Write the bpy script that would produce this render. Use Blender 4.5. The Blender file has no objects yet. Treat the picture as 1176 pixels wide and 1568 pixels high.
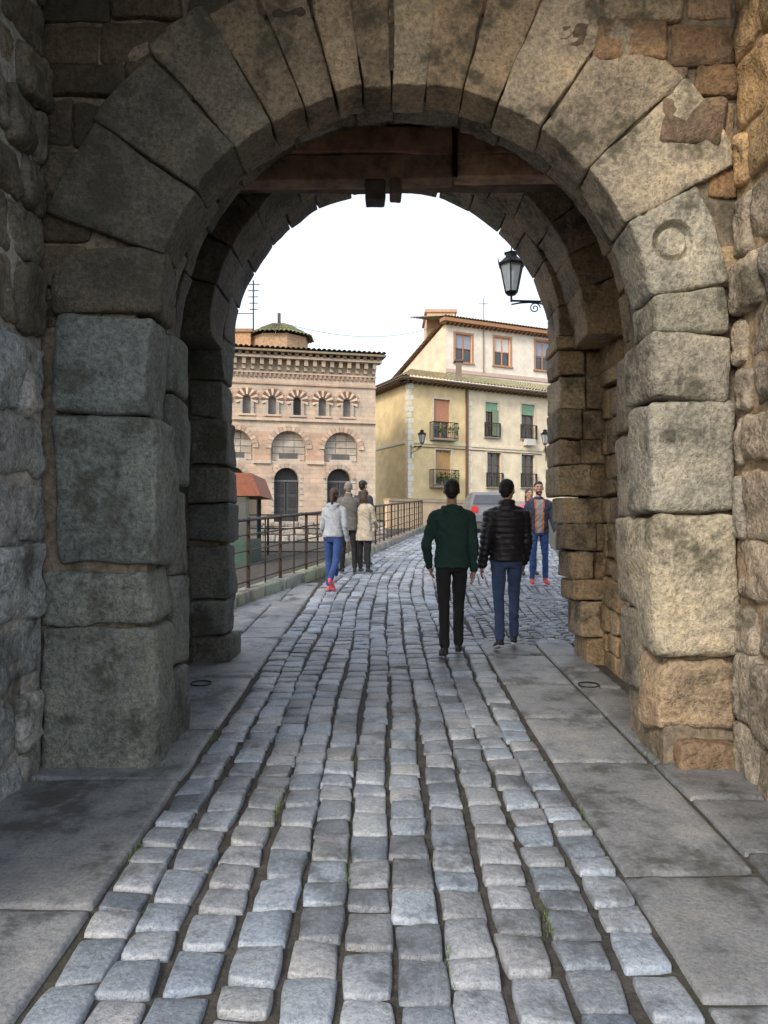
import bpy, bmesh, math, random
import numpy as np
from mathutils import Vector, Matrix
from mathutils.bvhtree import BVHTree
rnd = random.Random(11)
PI = math.pi
SL = 0.055
def g(x, y):
    return SL * max(-20.0, min(y, 60.0))

# ---------------------------------------------------------------- noise
def vnoise(p, seed=0):
    i = np.floor(p).astype(np.int64); f = p - i; u = f*f*(3-2*f)
    def h(a, b, c):
        n = (i[:,0]+a)*374761393 + (i[:,1]+b)*668265263 + (i[:,2]+c)*1103515245 + seed*97531
        n = (n & 0x7fffffff); n = ((n ^ (n >> 13))*1274126177) & 0x7fffffff; n = n ^ (n >> 16)
        return (n & 0xffff)/32767.5 - 1.0
    def L(a, b, t): return a + (b-a)*t
    x00 = L(h(0,0,0), h(1,0,0), u[:,0]); x10 = L(h(0,1,0), h(1,1,0), u[:,0])
    x01 = L(h(0,0,1), h(1,0,1), u[:,0]); x11 = L(h(0,1,1), h(1,1,1), u[:,0])
    return L(L(x00, x10, u[:,1]), L(x01, x11, u[:,1]), u[:,2])
def fbm(p, seed=0, octv=3):
    s = 0; a = 1.0; t = 0
    for k in range(octv):
        s = s + a*vnoise(p*(2.03**k), seed+k*17); t += a; a *= 0.5
    return s/t

# ---------------------------------------------------------------- mesh accumulator
class Acc:
    def __init__(s): s.V=[]; s.F=[]; s.C=[]; s.M=[]; s.n=0
    def add(s, V, F, col=(1,1,1), mat=0):
        V = np.asarray(V, float); s.V.append(V)
        c = np.asarray(col, float)
        if c.ndim == 1: c = np.tile(c, (len(V),1))
        s.C.append(c)
        n = s.n
        s.F.extend([[k+n for k in f] for f in F])
        if isinstance(mat, int): s.M.extend([mat]*len(F))
        else: s.M.extend(mat)
        s.n += len(V)
    def box(s, x0,x1,y0,y1,z0,z1, col=(1,1,1), mat=0):
        V=[(x0,y0,z0),(x1,y0,z0),(x1,y1,z0),(x0,y1,z0),(x0,y0,z1),(x1,y0,z1),(x1,y1,z1),(x0,y1,z1)]
        s.add(V, BF, col, mat)
    def build(s, name, mats, smooth=True, parent=None):
        me = bpy.data.meshes.new(name)
        V = np.concatenate(s.V)
        me.from_pydata(V.tolist(), [], s.F)
        a = me.color_attributes.new("Col", 'FLOAT_COLOR', 'POINT')
        C = np.ones((len(V),4)); C[:,:3] = np.concatenate(s.C)
        a.data.foreach_set("color", C.ravel())
        for m in mats: me.materials.append(m)
        me.polygons.foreach_set("material_index", s.M)
        me.polygons.foreach_set("use_smooth", [smooth]*len(s.F))
        me.update()
        ob = bpy.data.objects.new(name, me)
        bpy.context.scene.collection.objects.link(ob)
        if parent: ob.parent = parent
        return ob
BF=[(0,3,2,1),(4,5,6,7),(0,1,5,4),(1,2,6,5),(2,3,7,6),(3,0,4,7)]
def empty(name):
    o = bpy.data.objects.new(name, None); bpy.context.scene.collection.objects.link(o); o.empty_display_size=0.2
    return o

_bt={}
def box_t(nx,ny,nz):
    k=(nx,ny,nz)
    if k in _bt: return _bt[k]
    idx={}; P=[]; Q=[]
    def vid(a,b,c):
        t=(a,b,c)
        if t not in idx: idx[t]=len(P); P.append(t)
        return idx[t]
    for a in range(nx):
        for b in range(ny):
            Q.append((vid(a,b,0),vid(a,b+1,0),vid(a+1,b+1,0),vid(a+1,b,0)))
            Q.append((vid(a,b,nz),vid(a+1,b,nz),vid(a+1,b+1,nz),vid(a,b+1,nz)))
        for c in range(nz):
            Q.append((vid(a,0,c),vid(a+1,0,c),vid(a+1,0,c+1),vid(a,0,c+1)))
            Q.append((vid(a,ny,c),vid(a,ny,c+1),vid(a+1,ny,c+1),vid(a+1,ny,c)))
    for b in range(ny):
        for c in range(nz):
            Q.append((vid(0,b,c),vid(0,b,c+1),vid(0,b+1,c+1),vid(0,b+1,c)))
            Q.append((vid(nx,b,c),vid(nx,b+1,c),vid(nx,b+1,c+1),vid(nx,b,c+1)))
    _bt[k]=(np.array(P),Q); return _bt[k]
def axis(h,n,r):
    r=min(r,h*0.6)
    if n<5: return np.linspace(-h,h,n+1)
    mid=np.linspace(-(h-r*1.1),h-r*1.1,n-3)
    return np.concatenate([[-h,-(h-r*0.4)],mid,[h-r*0.4,h]])
def rblock(acc,h,r,n,xf,col,amp=0.012,freq=4.0,seed=0,wob=0.02,mat=0,post=None):
    """rounded, weathered stone block in local metric coordinates, mapped by xf"""
    G,Q=box_t(*n); h=np.array(h,float); r=min(r,h.min()*0.8)
    ax=[axis(h[k],n[k],r) for k in range(3)]
    q=np.stack([ax[k][G[:,k]] for k in range(3)],1)
    inner=np.clip(q,-(h-r),h-r); d=q-inner; L=np.linalg.norm(d,axis=1,keepdims=True); nn=d/np.maximum(L,1e-9)
    p=inner+nn*r
    sp=p+seed*3.17
    if wob:
        w=np.stack([vnoise(sp*1.7+9.1*k,seed+k) for k in range(3)],1); p=p+w*wob
    e=fbm(sp*freq,seed); e2=fbm(sp*freq*2.7+5,seed+2)
    chip=np.clip(e2-.25,0,1)*2.0          # spalled hollows
    p=p+nn*((e+.45*e2-chip*.9)*amp)[:,None]
    cc=np.asarray(col)*(1+0.20*fbm(sp*2.3,seed+5)-.25*chip)[:,None]
    if post is not None: p=post(p)
    acc.add(xf(p),Q,cc,mat)
def at(cx,cy,cz): 
    c=np.array([cx,cy,cz]); return lambda p:p+c

# ---------------------------------------------------------------- materials
def newmat(name):
    m=bpy.data.materials.new(name); m.use_nodes=True; nt=m.node_tree; b=nt.nodes["Principled BSDF"]; return m,nt,b
def mixc(nt,a,b,f,mode='MIX'):
    n=nt.nodes.new("ShaderNodeMix"); n.data_type='RGBA'; n.blend_type=mode
    for s,v in ((n.inputs[0],f),(n.inputs[6],a),(n.inputs[7],b)):
        if isinstance(v,bpy.types.NodeSocket): nt.links.new(v,s)
        elif isinstance(v,(int,float)): s.default_value=v
        else: s.default_value=(*v,1)
    return n.outputs[2]
def noise(nt,co,scale,detail=4,rough=0.6):
    n=nt.nodes.new("ShaderNodeTexNoise"); n.inputs["Scale"].default_value=scale; n.inputs["Detail"].default_value=min(detail,4); n.inputs["Roughness"].default_value=rough
    nt.links.new(co,n.inputs["Vector"]); return n.outputs["Fac"]
def ramp(nt,f,stops):
    n=nt.nodes.new("ShaderNodeValToRGB"); e=n.color_ramp.elements
    while len(e)<len(stops): e.new(0.5)
    for k,(p,c) in enumerate(stops):
        e[k].position=p; c=c if hasattr(c,'__len__') else (c,c,c); e[k].color=(*c,1)
    nt.links.new(f,n.inputs[0]); return n.outputs["Color"]
def coord(nt):
    t=nt.nodes.new("ShaderNodeTexCoord"); return t.outputs["Object"]
def bump(nt,b,h,strength,dist):
    n=nt.nodes.new("ShaderNodeBump"); n.inputs["Strength"].default_value=strength; n.inputs["Distance"].default_value=dist
    nt.links.new(h,n.inputs["Height"]); nt.links.new(n.outputs[0],b.inputs["Normal"])
def stone_mat(name,rough=0.85,fine=38,bs=0.8,bd=0.012,stain=(0.10,0.085,0.06),stain_amt=0.6,spec=0.3,lo=0.62,hi=1.3):
    m,nt,b=newmat(name); co=coord(nt)
    a=nt.nodes.new("ShaderNodeAttribute"); a.attribute_name="Col"
    nf=noise(nt,co,fine,3,0.75)
    c=mixc(nt,a.outputs["Color"],ramp(nt,nf,[(0.32,lo),(0.68,hi)]),1.0,'MULTIPLY')
    big=noise(nt,co,2.6,4,0.75)
    c=mixc(nt,c,ramp(nt,big,[(0.34,(0.52,0.53,0.50)),(0.5,(1.0,1.0,1.0)),(0.66,(1.32,1.27,1.18))]),1.0,'MULTIPLY')
    c=mixc(nt,c,stain,ramp(nt,big,[(0.36,stain_amt),(0.46,0.0)]))
    v=nt.nodes.new("ShaderNodeTexVoronoi"); v.inputs["Scale"].default_value=fine*1.3; nt.links.new(co,v.inputs["Vector"])
    c=mixc(nt,c,(0.03,0.028,0.025),ramp(nt,v.outputs["Distance"],[(0.06,0.65),(0.24,0.0)]))
    nt.links.new(c,b.inputs["Base Color"]); b.inputs["Roughness"].default_value=rough
    b.inputs["Specular IOR Level"].default_value=spec
    bump(nt,b,noise(nt,co,fine*0.5,3,0.75),bs,bd)
    return m
def plain(name,col,rough=0.6,metal=0.0,var=0.25,sc=8,bs=0.0,bd=0.01,spec=0.4,bsc=None,useattr=False):
    m,nt,b=newmat(name); co=coord(nt)
    base=col
    if useattr:
        a=nt.nodes.new("ShaderNodeAttribute"); a.attribute_name="Col"; base=a.outputs["Color"]
    c=mixc(nt,base,ramp(nt,noise(nt,co,sc,3,0.65),[(0.3,1-var),(0.7,1+var)]),1.0,'MULTIPLY')
    nt.links.new(c,b.inputs["Base Color"]); b.inputs["Roughness"].default_value=rough; b.inputs["Metallic"].default_value=metal
    b.inputs["Specular IOR Level"].default_value=spec
    if bs: bump(nt,b,noise(nt,co,bsc or sc*3,3,0.65),bs,bd)
    return m
M_wall=stone_mat("weathered_granite",bs=1.0,bd=0.022,fine=34,lo=.6,hi=1.4,stain=(.075,.072,.055),stain_amt=.6)
M_cob=stone_mat("granite_sett",rough=0.42,fine=55,bs=0.9,bd=0.009,stain=(0.08,0.09,0.105),stain_amt=0.35,spec=0.5,lo=0.7,hi=1.3)
M_slab=stone_mat("granite_slab",rough=0.5,fine=60,bs=0.8,bd=0.008,stain=(0.07,0.07,0.07),stain_amt=0.6,spec=0.45,lo=0.75,hi=1.25)
M_mortar=stone_mat("lime_mortar",fine=25,bs=1.0,bd=0.02,rough=0.95)

# ---------------------------------------------------------------- ground sheet
def ground():
    m,nt,b=newmat("street_ground"); co=coord(nt)
    c=ramp(nt,noise(nt,co,9,4,0.7),[(0.3,(0.025,0.024,0.022)),(0.7,(0.085,0.078,0.068))])
    moss=ramp(nt,noise(nt,co,1.3,4,0.6),[(0.54,0.0),(0.68,0.5)])
    c=mixc(nt,c,(0.04,0.05,0.02),moss)
    nt.links.new(c,b.inputs["Base Color"]); b.inputs["Roughness"].default_value=0.9
    bump(nt,b,noise(nt,co,30,4,0.7),0.8,0.02)
    xs=[-150,-60,-20,-8,-4,0,4,8,20,60,150]; ys=[-150,-20,-10,0,5,10,15,20,30,40,60,100,200,400]
    V=[(x,y,g(x,y)-0.024) for y in ys for x in xs]; n=len(xs)
    F=[(j*n+i,j*n+i+1,(j+1)*n+i+1,(j+1)*n+i) for j in range(len(ys)-1) for i in range(n-1)]
    A=Acc(); A.add(V,F); A.build("ground",[m])
ground()

# ---------------------------------------------------------------- paving
def paver(acc,cx,cy,hx,hy,col,seed,n=8,rot=0.0,lift=0.0,bulge=0.006,amp=0.004,edge=0.84):
    if n==8: t=np.array([-1,-.95,-.84,-.35,.35,.84,.95,1])
    elif n==6: t=np.array([-1,-.88,-.4,.4,.88,1])
    else:
        k=0.03/max(hx,hy); t=np.concatenate([[-1,-1+k*0.4,-1+k*1.2],np.linspace(-1+k*3,1-k*3,n-6),[1-k*1.2,1-k*.4,1]])
    U,W=np.meshgrid(t,t,indexing='ij'); u=U.ravel(); w=W.ravel()
    big=n>8
    e=np.maximum(np.abs(u),np.abs(w))
    ed=1-0.035/min(hx,hy) if big else edge
    drop=np.clip((e-ed)/(1-ed),0,1)**2.2*0.011
    drop=np.where(e>0.999,0.045,drop)
    rr=random.Random(seed); j=0.10 if not big else 0.02
    k=1-(rr.uniform(.02,.11) if not big else 0.01)*(u*u*w*w)**2
    sk=[rr.uniform(-j,j) for _ in range(4)]
    x=u*k*hx*(1+sk[0]*w); y=w*k*hy*(1+sk[1]*u)+ (sk[2]*.8*hx*u if not big else 0)
    q=0.3 if big else 1.4
    x+=(vnoise(np.stack([w*1.5+seed*.7,u*1.5,0*u],1),seed))*hx*0.05*q; y+=(vnoise(np.stack([u*1.5+seed*.9,w*1.5,0*u],1),seed+3))*hy*0.05*q
    c,s=math.cos(rot),math.sin(rot); X=cx+x*c-y*s; Y=cy+x*s+y*c
    tl=.007 if not big else .004
    z=SL*Y+lift+bulge*(1-e*e)+rr.uniform(-.005,.005)+rr.uniform(-tl,tl)*u+rr.uniform(-tl,tl)*w-drop+amp*fbm(np.stack([X*14,Y*14,0*X],1),seed,3)
    N=len(t); F=[(a*N+b,(a+1)*N+b,(a+1)*N+b+1,a*N+b+1) for a in range(N-1) for b in range(N-1)]
    cc=np.asarray(col)*(1+0.14*fbm(np.stack([X*9,Y*9,0*X],1),seed+9)[:,None])
    acc.add(np.stack([X,Y,z],1),F,cc)
def sett_col(r):
    b=r.uniform(0.20,0.35) if r.random()<.85 else r.uniform(.13,.20); t=r.uniform(-1,1)
    return (b*(0.86+0.06*t),b*0.98,b*(1.16-0.07*t))
def cx_off(y): 
    return 0.0 if y<11 else 0.0086*(y-11)**2 if y<20 else 0.0086*81+0.155*(y-20)
def cobbles():
    A=Acc(); seed=100
    ncol=11; w=0.194; x0=-1.13
    for c in range(ncol):
        y=1.4+rnd.uniform(0,.25)
        while y<34:
            l=rnd.uniform(0.16,0.27); seed+=1
            yy=y+l/2; xx=x0+w*(c+.5)+cx_off(yy)+0.016*math.sin(yy*1.3+c)+rnd.uniform(-.007,.007)
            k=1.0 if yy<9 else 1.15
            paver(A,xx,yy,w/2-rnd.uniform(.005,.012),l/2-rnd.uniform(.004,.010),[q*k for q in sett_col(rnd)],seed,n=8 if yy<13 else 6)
            y+=l
    for c in range(22):
        y=8.2+rnd.uniform(0,.1)
        ww=0.125
        while y<30:
            l=rnd.uniform(0.12,0.2) if y<14 else rnd.uniform(.2,.3); seed+=1
            yy=y+l/2; xx=1.02+ww*(c+.5)+cx_off(yy)+0.03*math.sin(yy*2.1+c*.4)
            if xx<5: paver(A,xx,yy,ww/2-0.008,l/2-0.008,[k*0.9 for k in sett_col(rnd)],seed,n=6)
            y+=l
    A.build("cobblestone_road",[M_cob])
cobbles()
def slabs():
    A=Acc(); seed=5000
    def band(xa,xb,ya,yb,ls,cols=1,base=0.2,off=None):
        nonlocal seed
        for c in range(cols):
            y=ya+rnd.uniform(-.5,0)
            w=(xb-xa)/cols
            while y<yb:
                l=rnd.uniform(*ls); seed+=1; yy=y+l/2
                b=base*rnd.uniform(.8,1.2); o=off(yy) if off else 0
                paver(A,xa+w*(c+.5)+o,yy,w/2-.006,l/2-.006,(b*.93,b,b*1.10),seed,n=18,bulge=0.003,amp=0.008)
                y+=l
    band(-2.3,-1.15,0.6,8.0,(0.9,1.5),1,0.20)
    band(1.02,1.62,0.6,8.0,(0.8,1.4),1,0.23)
    band(1.63,2.4,0.6,5.3,(0.5,0.9),1,0.18)
    band(1.63,2.0,5.3,8.1,(0.5,0.9),1,0.18)
    band(-2.6,-1.15,8.0,11.4,(0.5,0.8),3,0.25)
    band(-1.95,-1.15,11.4,13.4,(0.4,0.7),2,0.25)
    A.build("paving_slabs",[M_slab])
slabs()
def kerbx(y):
    pts=[(9.0,-2.72),(10.5,-2.3),(15.6,-1.16),(30,1.3),(38,2.5)]
    for (a,xa),(b,xb) in zip(pts,pts[1:]):
        if y<=b: return xa+(xb-xa)*(y-a)/(b-a)
    return pts[-1][1]
def kerb():
    A=Acc(); y=8.9; s=9000
    while y<33:
        l=rnd.uniform(.7,1.1); yy=y+l/2; s+=1
        ang=math.atan2(kerbx(yy+.3)-kerbx(yy-.3),0.6)
        cx=kerbx(yy); ca,sa=math.cos(-ang),math.sin(-ang)
        def xf(p,cx=cx,yy=yy,ca=ca,sa=sa):
            return np.stack([cx+p[:,0]*ca-p[:,1]*sa, yy+p[:,0]*sa+p[:,1]*ca, SL*yy+SL*p[:,1]+0.04+p[:,2]],1)
        rblock(A,(0.14,l/2-.008,0.13),0.03,(6,8,5),xf,[k*rnd.uniform(.85,1.1) for k in (.25,.25,.18)],seed=s,wob=.006,amp=.008)
        y+=l
    A.build("kerb",[M_slab])
kerb()
M_grass=plain("grass_blades",(.09,.14,.03),rough=.7,var=.3,sc=20)
A=Acc()
for cx,cy,n in ((-.55,4.0,40),(-.16,3.3,30),(.62,3.0,30),(-1.14,5.2,40),(-1.14,3.6,40),(1.01,3.9,30),(.23,2.7,25),(-1.36,4.7,60),(1.6,5.0,60),(-.35,6.3,30),(-2.35,9.6,120),(-1.6,13.0,120),(1.75,4.5,50),(-1.1,9.2,60),(-1.3,4.56,120),(-1.95,4.5,120),(-2.1,10.9,160),(-1.7,13.4,160),(-1.2,15.6,120)):
    for _ in range(n):
        x=cx+rnd.gauss(0,.012 if n<41 else .05); y=cy+rnd.gauss(0,.10 if n<41 else .3); h=rnd.uniform(.01,.03); a=rnd.uniform(0,6.28); w=.002; z=SL*y-.01
        dx,dy=math.cos(a),math.sin(a)
        A.add([(x-w*dy,y+w*dx,z),(x+w*dy,y-w*dx,z),(x+dx*h*.5,y+dy*h*.5,z+h+.01)],[(0,1,2)])
A.build("joint_grass",[M_grass],False)

# ---------------------------------------------------------------- the gate
gate=empty("medieval_stone_gate")
GREY=(0.18,0.19,0.18); WARM=(0.35,0.29,0.21); TAN=(0.43,0.38,0.29); BRN=(0.24,0.155,0.09); DK=(0.13,0.12,0.10)
def vary(c,a=.15,r=rnd):
    k=r.uniform(1-a,1+a); t=r.uniform(-.05,.05); return (c[0]*k*(1+t),c[1]*k,c[2]*k*(1-t))
def lerp(a,b,t): 
    t=max(0,min(1,t)); return tuple(a[i]+(b[i]-a[i])*t for i in range(3))
def arch_wall(acc,xL,xR,zt,cx,R,zs,oL,oR,y0,y1,zb,col):
    inn=[(oL,zb),(oL,zs*0.5+zb*.5)]
    N=40
    for k in range(N+1):
        a=PI*(1-k/N); inn.append((cx+R*math.cos(a),zs+R*math.sin(a)))
    inn+= [(oR,zs*.5+zb*.5),(oR,zb)]
    out=[]
    for (x,z) in inn:
        if z<=zs+0.01: out.append((xL if x<cx else xR,z))
        else:
            dx,dz=x-cx,z-zs; t=min((xR-cx)/dx if dx>1e-6 else 1e9,(xL-cx)/dx if dx<-1e-6 else 1e9,(zt-zs)/dz)
            out.append((cx+dx*t,zs+dz*t))
    n=len(inn); V=[]
    for y in (y0,y1):
        for (x,z) in inn: V.append((x,y,z))
        for (x,z) in out: V.append((x,y,z))
    F=[]
    for i in range(n-1):
        F.append((i,i+1,n+i+1,n+i)); F.append((2*n+i,3*n+i,3*n+i+1,2*n+i+1))
        F.append((i,2*n+i,2*n+i+1,i+1)); F.append((n+i,n+i+1,3*n+i+1,3*n+i))
    acc.add(V,F,col)
def ring(acc,cx,zs,R,thick,y0,y1,ws,colf,seed,a0=0.0,a1=PI,rad=.018,amp=.018,n=(10,8,14),tj=.12):
    if isinstance(ws,int): ws=[rnd.uniform(.75,1.3) for _ in range(ws)]
    T=sum(ws); a=a0
    for k in range(len(ws)):
        da=ws[k]/T*(a1-a0); am=a+da/2; a+=da
        th=thick*rnd.uniform(1-tj,1+tj)
        hs=(R+th/2)*da/2-0.004
        yj=rnd.uniform(-.018,.018)
        def xf(p,am=am,th=th,yj=yj,da=da,hs=hs):
            r=R+th/2+p[:,2]; ang=am+p[:,0]/(R+th/2)
            return np.stack([cx+r*np.cos(ang),(y0+y1)/2+yj+p[:,1],zs+r*np.sin(ang)],1)
        rblock(acc,(hs,(y1-y0)/2,th/2),rad,n,xf,colf(am),seed=seed+k,amp=amp,wob=.016)
def rubble(acc,mapf,u0,u1,v0,v1,hs,ws,colf,seed,keep=None,depth=.12,amp=.02,rad=.04,n=(7,5,6),gap=.01):
    v=v0; s=seed
    while v<v1-0.02:
        h=min(rnd.uniform(*hs),v1-v); 
        if v1-(v+h)<hs[0]*.5: h=v1-v
        u=u0-rnd.uniform(0,ws[0])
        while u<u1:
            w=rnd.uniform(*ws); s+=1; ua,ub=max(u,u0),min(u+w,u1)
            u+=w
            if ub-ua<.06: continue
            cu,cv=(ua+ub)/2,v+h/2
            hh=h/2-gap; 
            if keep and not keep(ua,ub,v,v+h): continue
            dj=rnd.uniform(-.015,.025); tilt=rnd.uniform(-.06,.06); t2=rnd.uniform(-.12,.12)
            def xf(p,cu=cu,cv=cv,dj=dj,tilt=tilt,t2=t2): return mapf(cu+p[:,0]+t2*p[:,2],depth+dj+p[:,1],cv+p[:,2]+tilt*p[:,0])
            rblock(acc,((ub-ua)/2-gap,depth,hh),rad,n,xf,colf(cu,cv),seed=s,amp=amp,wob=.03,freq=5)
        v+=h
cA,zA,RA=0.11,2.82,1.49
y0,y1=4.6,5.4
A=Acc()
arch_wall(A,-2.6,2.7,5.4,cA,RA+.12,zA,-1.42,1.68,y0+.05,5.12,-.1,(.2,.17,.13))
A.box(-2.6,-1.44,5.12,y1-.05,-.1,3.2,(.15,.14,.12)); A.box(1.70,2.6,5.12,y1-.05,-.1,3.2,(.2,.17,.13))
A.box(-4.5,-2.6,y0+.06,y1-.05,-.1,5.4,(.2,.17,.13)); A.box(2.7,4.5,y0+.06,y1-.05,-.1,5.4,(.2,.17,.13))
A.build("front_arch_core",[M_mortar],False,gate)
A=Acc()
def course(x0,x1,ya,yb,z0,z1,col,seed,r=.05,n=(14,8,18),amp=.022,wob=.028):
    rblock(A,((x1-x0)/2-.003,(yb-ya)/2,(z1-z0)/2-.005),r,n,at((x0+x1)/2,(ya+yb)/2,(z0+z1)/2),col,seed=seed,amp=amp,wob=wob,freq=4.5)
zz=[.12,1.09,1.44,2.33,2.95,3.34]
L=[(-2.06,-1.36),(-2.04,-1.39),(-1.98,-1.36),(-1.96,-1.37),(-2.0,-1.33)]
for k in range(5): course(L[k][0],L[k][1],4.57+.02*k%.03,5.02,zz[k],zz[k+1],vary((.165,.18,.165) if k<4 else (.11,.10,.08),.1),31+k,r=.05 if k<2 else .035,amp=.036 if k<2 else .026,wob=.04)  # left pier stones toned down; shade of that side put into the colour
zz=[.12,.75,1.35,1.95,2.55,2.98]
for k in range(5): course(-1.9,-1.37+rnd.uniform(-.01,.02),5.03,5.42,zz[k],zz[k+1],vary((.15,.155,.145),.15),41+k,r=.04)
zz=[.10,.42,.92,1.77,2.43,2.84]
Rr=[(1.74,2.12),(1.66,2.12),(1.60,2.12),(1.57,2.09),(1.56,2.08)]
cols=[(.17,.12,.08),(.27,.22,.16),TAN,(.29,.28,.24),(.29,.26,.21)]
for k in range(5): course(Rr[k][0],Rr[k][1],4.57,5.0,zz[k],zz[k+1],vary(cols[k],.06),51+k,r=.06 if k in(1,2) else .04,amp=.045 if k<2 else .028,wob=.05 if k<3 else .035)
zz=[.12,.6,1.15,1.75,2.3,2.84]
for k in range(5): course(1.62+rnd.uniform(-.02,.01)+max(0,.7-zz[k])*.15,2.1,5.01,5.42,zz[k],zz[k+1],vary(lerp(GREY,WARM,.4),.12),61+k,r=.04)
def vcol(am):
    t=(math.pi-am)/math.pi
    c=lerp((.105,.10,.082),(.38,.29,.19),(t-.25)/.35) if t<.6 else lerp((.38,.29,.19),(.36,.34,.28),(t-.6)/.25)  # voussoirs dark at left, warm at right: light falloff painted into colour
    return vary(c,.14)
rnd.seed(5)
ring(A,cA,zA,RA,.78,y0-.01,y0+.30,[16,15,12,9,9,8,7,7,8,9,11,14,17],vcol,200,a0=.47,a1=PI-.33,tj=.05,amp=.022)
ring(A,cA,zA,RA+.07,.5,y0+.31,5.16,14,lambda a:vary(lerp(DK,(.26,.22,.17),1-a/PI),.12),260)  # inner ring carries the same painted shade on its left
def circ(p):
    d=np.sqrt((p[:,0]-.03)**2+(p[:,2]+.03)**2); f=p[:,1]<-.1
    e=np.clip((.125-d)/.012,0,1)*.06-np.clip((.095-d)/.012,0,1)*.035
    q=p.copy(); q[:,1]+=np.where(f,e,0); return q
def vone(am,da,th,n,col,seed,post=None):
    Rm=RA+th/2
    def xf(p): 
        r=Rm+p[:,2]; ang=am+p[:,0]/Rm
        return np.stack([cA+r*np.cos(ang),y0+.17+p[:,1],zA+r*np.sin(ang)],1)
    rblock(A,(Rm*da/2-.005,.20,th/2),.03,n,xf,col,seed=seed,amp=.02,wob=.02,post=post)
vone(.08,.15,.45,(8,8,10),(.28,.27,.22),301)
vone(.315,.305,.47,(56,8,56),(.35,.335,.28),302,circ)
def keepA(ua,ub,va,vb):
    if va<zA: return False
    for x in (ua,ub,(ua+ub)/2):
        for z in (va,vb):
            if math.hypot(x-cA,z-zA)<RA+.30: return False
    return True
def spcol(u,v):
    if u<0: return vary((.085,.07,.05),.3)  # upper left rubble: shade painted in as darker stone colour
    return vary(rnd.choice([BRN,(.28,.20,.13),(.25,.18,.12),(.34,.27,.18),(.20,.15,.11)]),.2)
fm=lambda u,d,v: np.stack([u,y0+.01+d,v],1)
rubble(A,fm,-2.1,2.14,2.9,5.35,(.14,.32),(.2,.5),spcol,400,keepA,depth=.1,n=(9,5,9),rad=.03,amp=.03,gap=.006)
A.build("front_arch",[M_wall],True,gate)
rnd.seed(21)
A=Acc()
ml=lambda u,d,v: np.stack([-2.0-d,u,v+SL*u],1)
mr=lambda u,d,v: np.stack([2.06+d,u,v+SL*u],1)
rubble(A,ml,2.2,4.62,-.1,5.3,(.24,.48),(.3,.7),lambda u,v:vary((.26,.275,.28) if v<2.4 else (.15,.14,.115),.28),900,depth=.16,amp=.05,rad=.05,n=(13,6,12),gap=.010)  # upper stones darker, lower ones paler: shade and light put into the colour
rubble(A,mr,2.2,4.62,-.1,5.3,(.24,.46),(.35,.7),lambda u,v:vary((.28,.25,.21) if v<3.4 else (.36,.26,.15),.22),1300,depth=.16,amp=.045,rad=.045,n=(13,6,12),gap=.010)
A.build("side_wall_stones",[M_wall],True,gate)
A=Acc()
A.box(-2.8,-2.05,2.2,4.62,-.5,5.45,(.32,.32,.31)); A.box(2.11,2.9,2.2,4.62,-.5,5.45,(.32,.25,.17))
A.build("side_wall_core",[M_mortar],False,gate)
A=Acc()
A.box(-3,3,3.5,4.66,5.45,6.2,(.12,.09,.06)); A.box(-3,3,4.66,8.0,5.46,6.2,(.12,.10,.08))  # unseen front slab added to darken the top; rear slab roofs the chamber
A.box(-3,-.3,1.6,3.49,5.45,6.2,(.12,.09,.06))  # unseen slab added on the left to shade the upper corner
A.build("vault_and_shade_slabs",[M_mortar],False,gate)
cB,zB,RB=.08,3.53,1.60
A=Acc()
A.box(-2.9,-1.93,5.36,7.46,-.2,5.46,(.15,.14,.12)); A.box(2.18,3.0,5.36,7.46,-.2,5.46,(.2,.17,.12))
arch_wall(A,-2.9,3.0,5.46,cB,RB+.06,zB,-1.58,2.02,7.46,7.86,-.2,(.15,.13,.10))
A.build("rear_arch_core",[M_mortar],False,gate)
A=Acc()
rubble(A,lambda u,d,v:np.stack([-1.84-d,u,v+SL*u],1),5.42,7.45,-.1,5.1,(.25,.45),(.3,.6),lambda u,v:vary((.11,.11,.10),.2),1700,depth=.1,rad=.025,gap=.006)  # left recess wall: shade of the recess put into the stone colour
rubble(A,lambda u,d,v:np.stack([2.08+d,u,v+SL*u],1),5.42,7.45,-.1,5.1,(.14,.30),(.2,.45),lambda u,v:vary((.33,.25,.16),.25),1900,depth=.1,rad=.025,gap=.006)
z=.25; s=2100
rnd.seed(8)
while z<3.5:
    h=rnd.uniform(.35,.6); z2=min(z+h,3.53)
    xr=-1.47 if z<2.45 else -1.53
    course(-1.9,xr+rnd.uniform(-.03,.015),7.38,7.9,z,z2,vary((.12,.125,.115),.15),s,r=.03,wob=.04); s+=1; z=z2  # rear left pier darkened in colour to stand for shade
z=.3
while z<3.5:
    h=rnd.uniform(.18,.36); z2=min(z+h,3.53)
    fl=max(0,2.1-z-.1)*.16
    xs_=rnd.uniform(.2,.32)+1.66+fl
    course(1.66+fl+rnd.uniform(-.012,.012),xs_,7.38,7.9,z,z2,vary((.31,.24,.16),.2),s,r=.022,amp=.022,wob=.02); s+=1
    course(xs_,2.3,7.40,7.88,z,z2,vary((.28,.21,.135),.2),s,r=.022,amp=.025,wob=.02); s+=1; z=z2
rng_=[rnd.uniform(.7,1.4) for _ in range(15)]
ring(A,cB,zB,RB,.42,7.37,7.91,rng_,lambda a:vary(lerp((.11,.105,.10),(.30,.23,.15),1.2-a/PI*1.4),.15),2300,rad=.014,amp=.016)  # rear rings darken leftward; that side's shade is in the colour
ring(A,cA+.04,zB-.40,1.74,.34,5.9,6.10,13,lambda a:vary(lerp((.10,.095,.085),(.30,.23,.15),1-a/PI),.15),2400,rad=.014,amp=.025,tj=.05)
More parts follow.
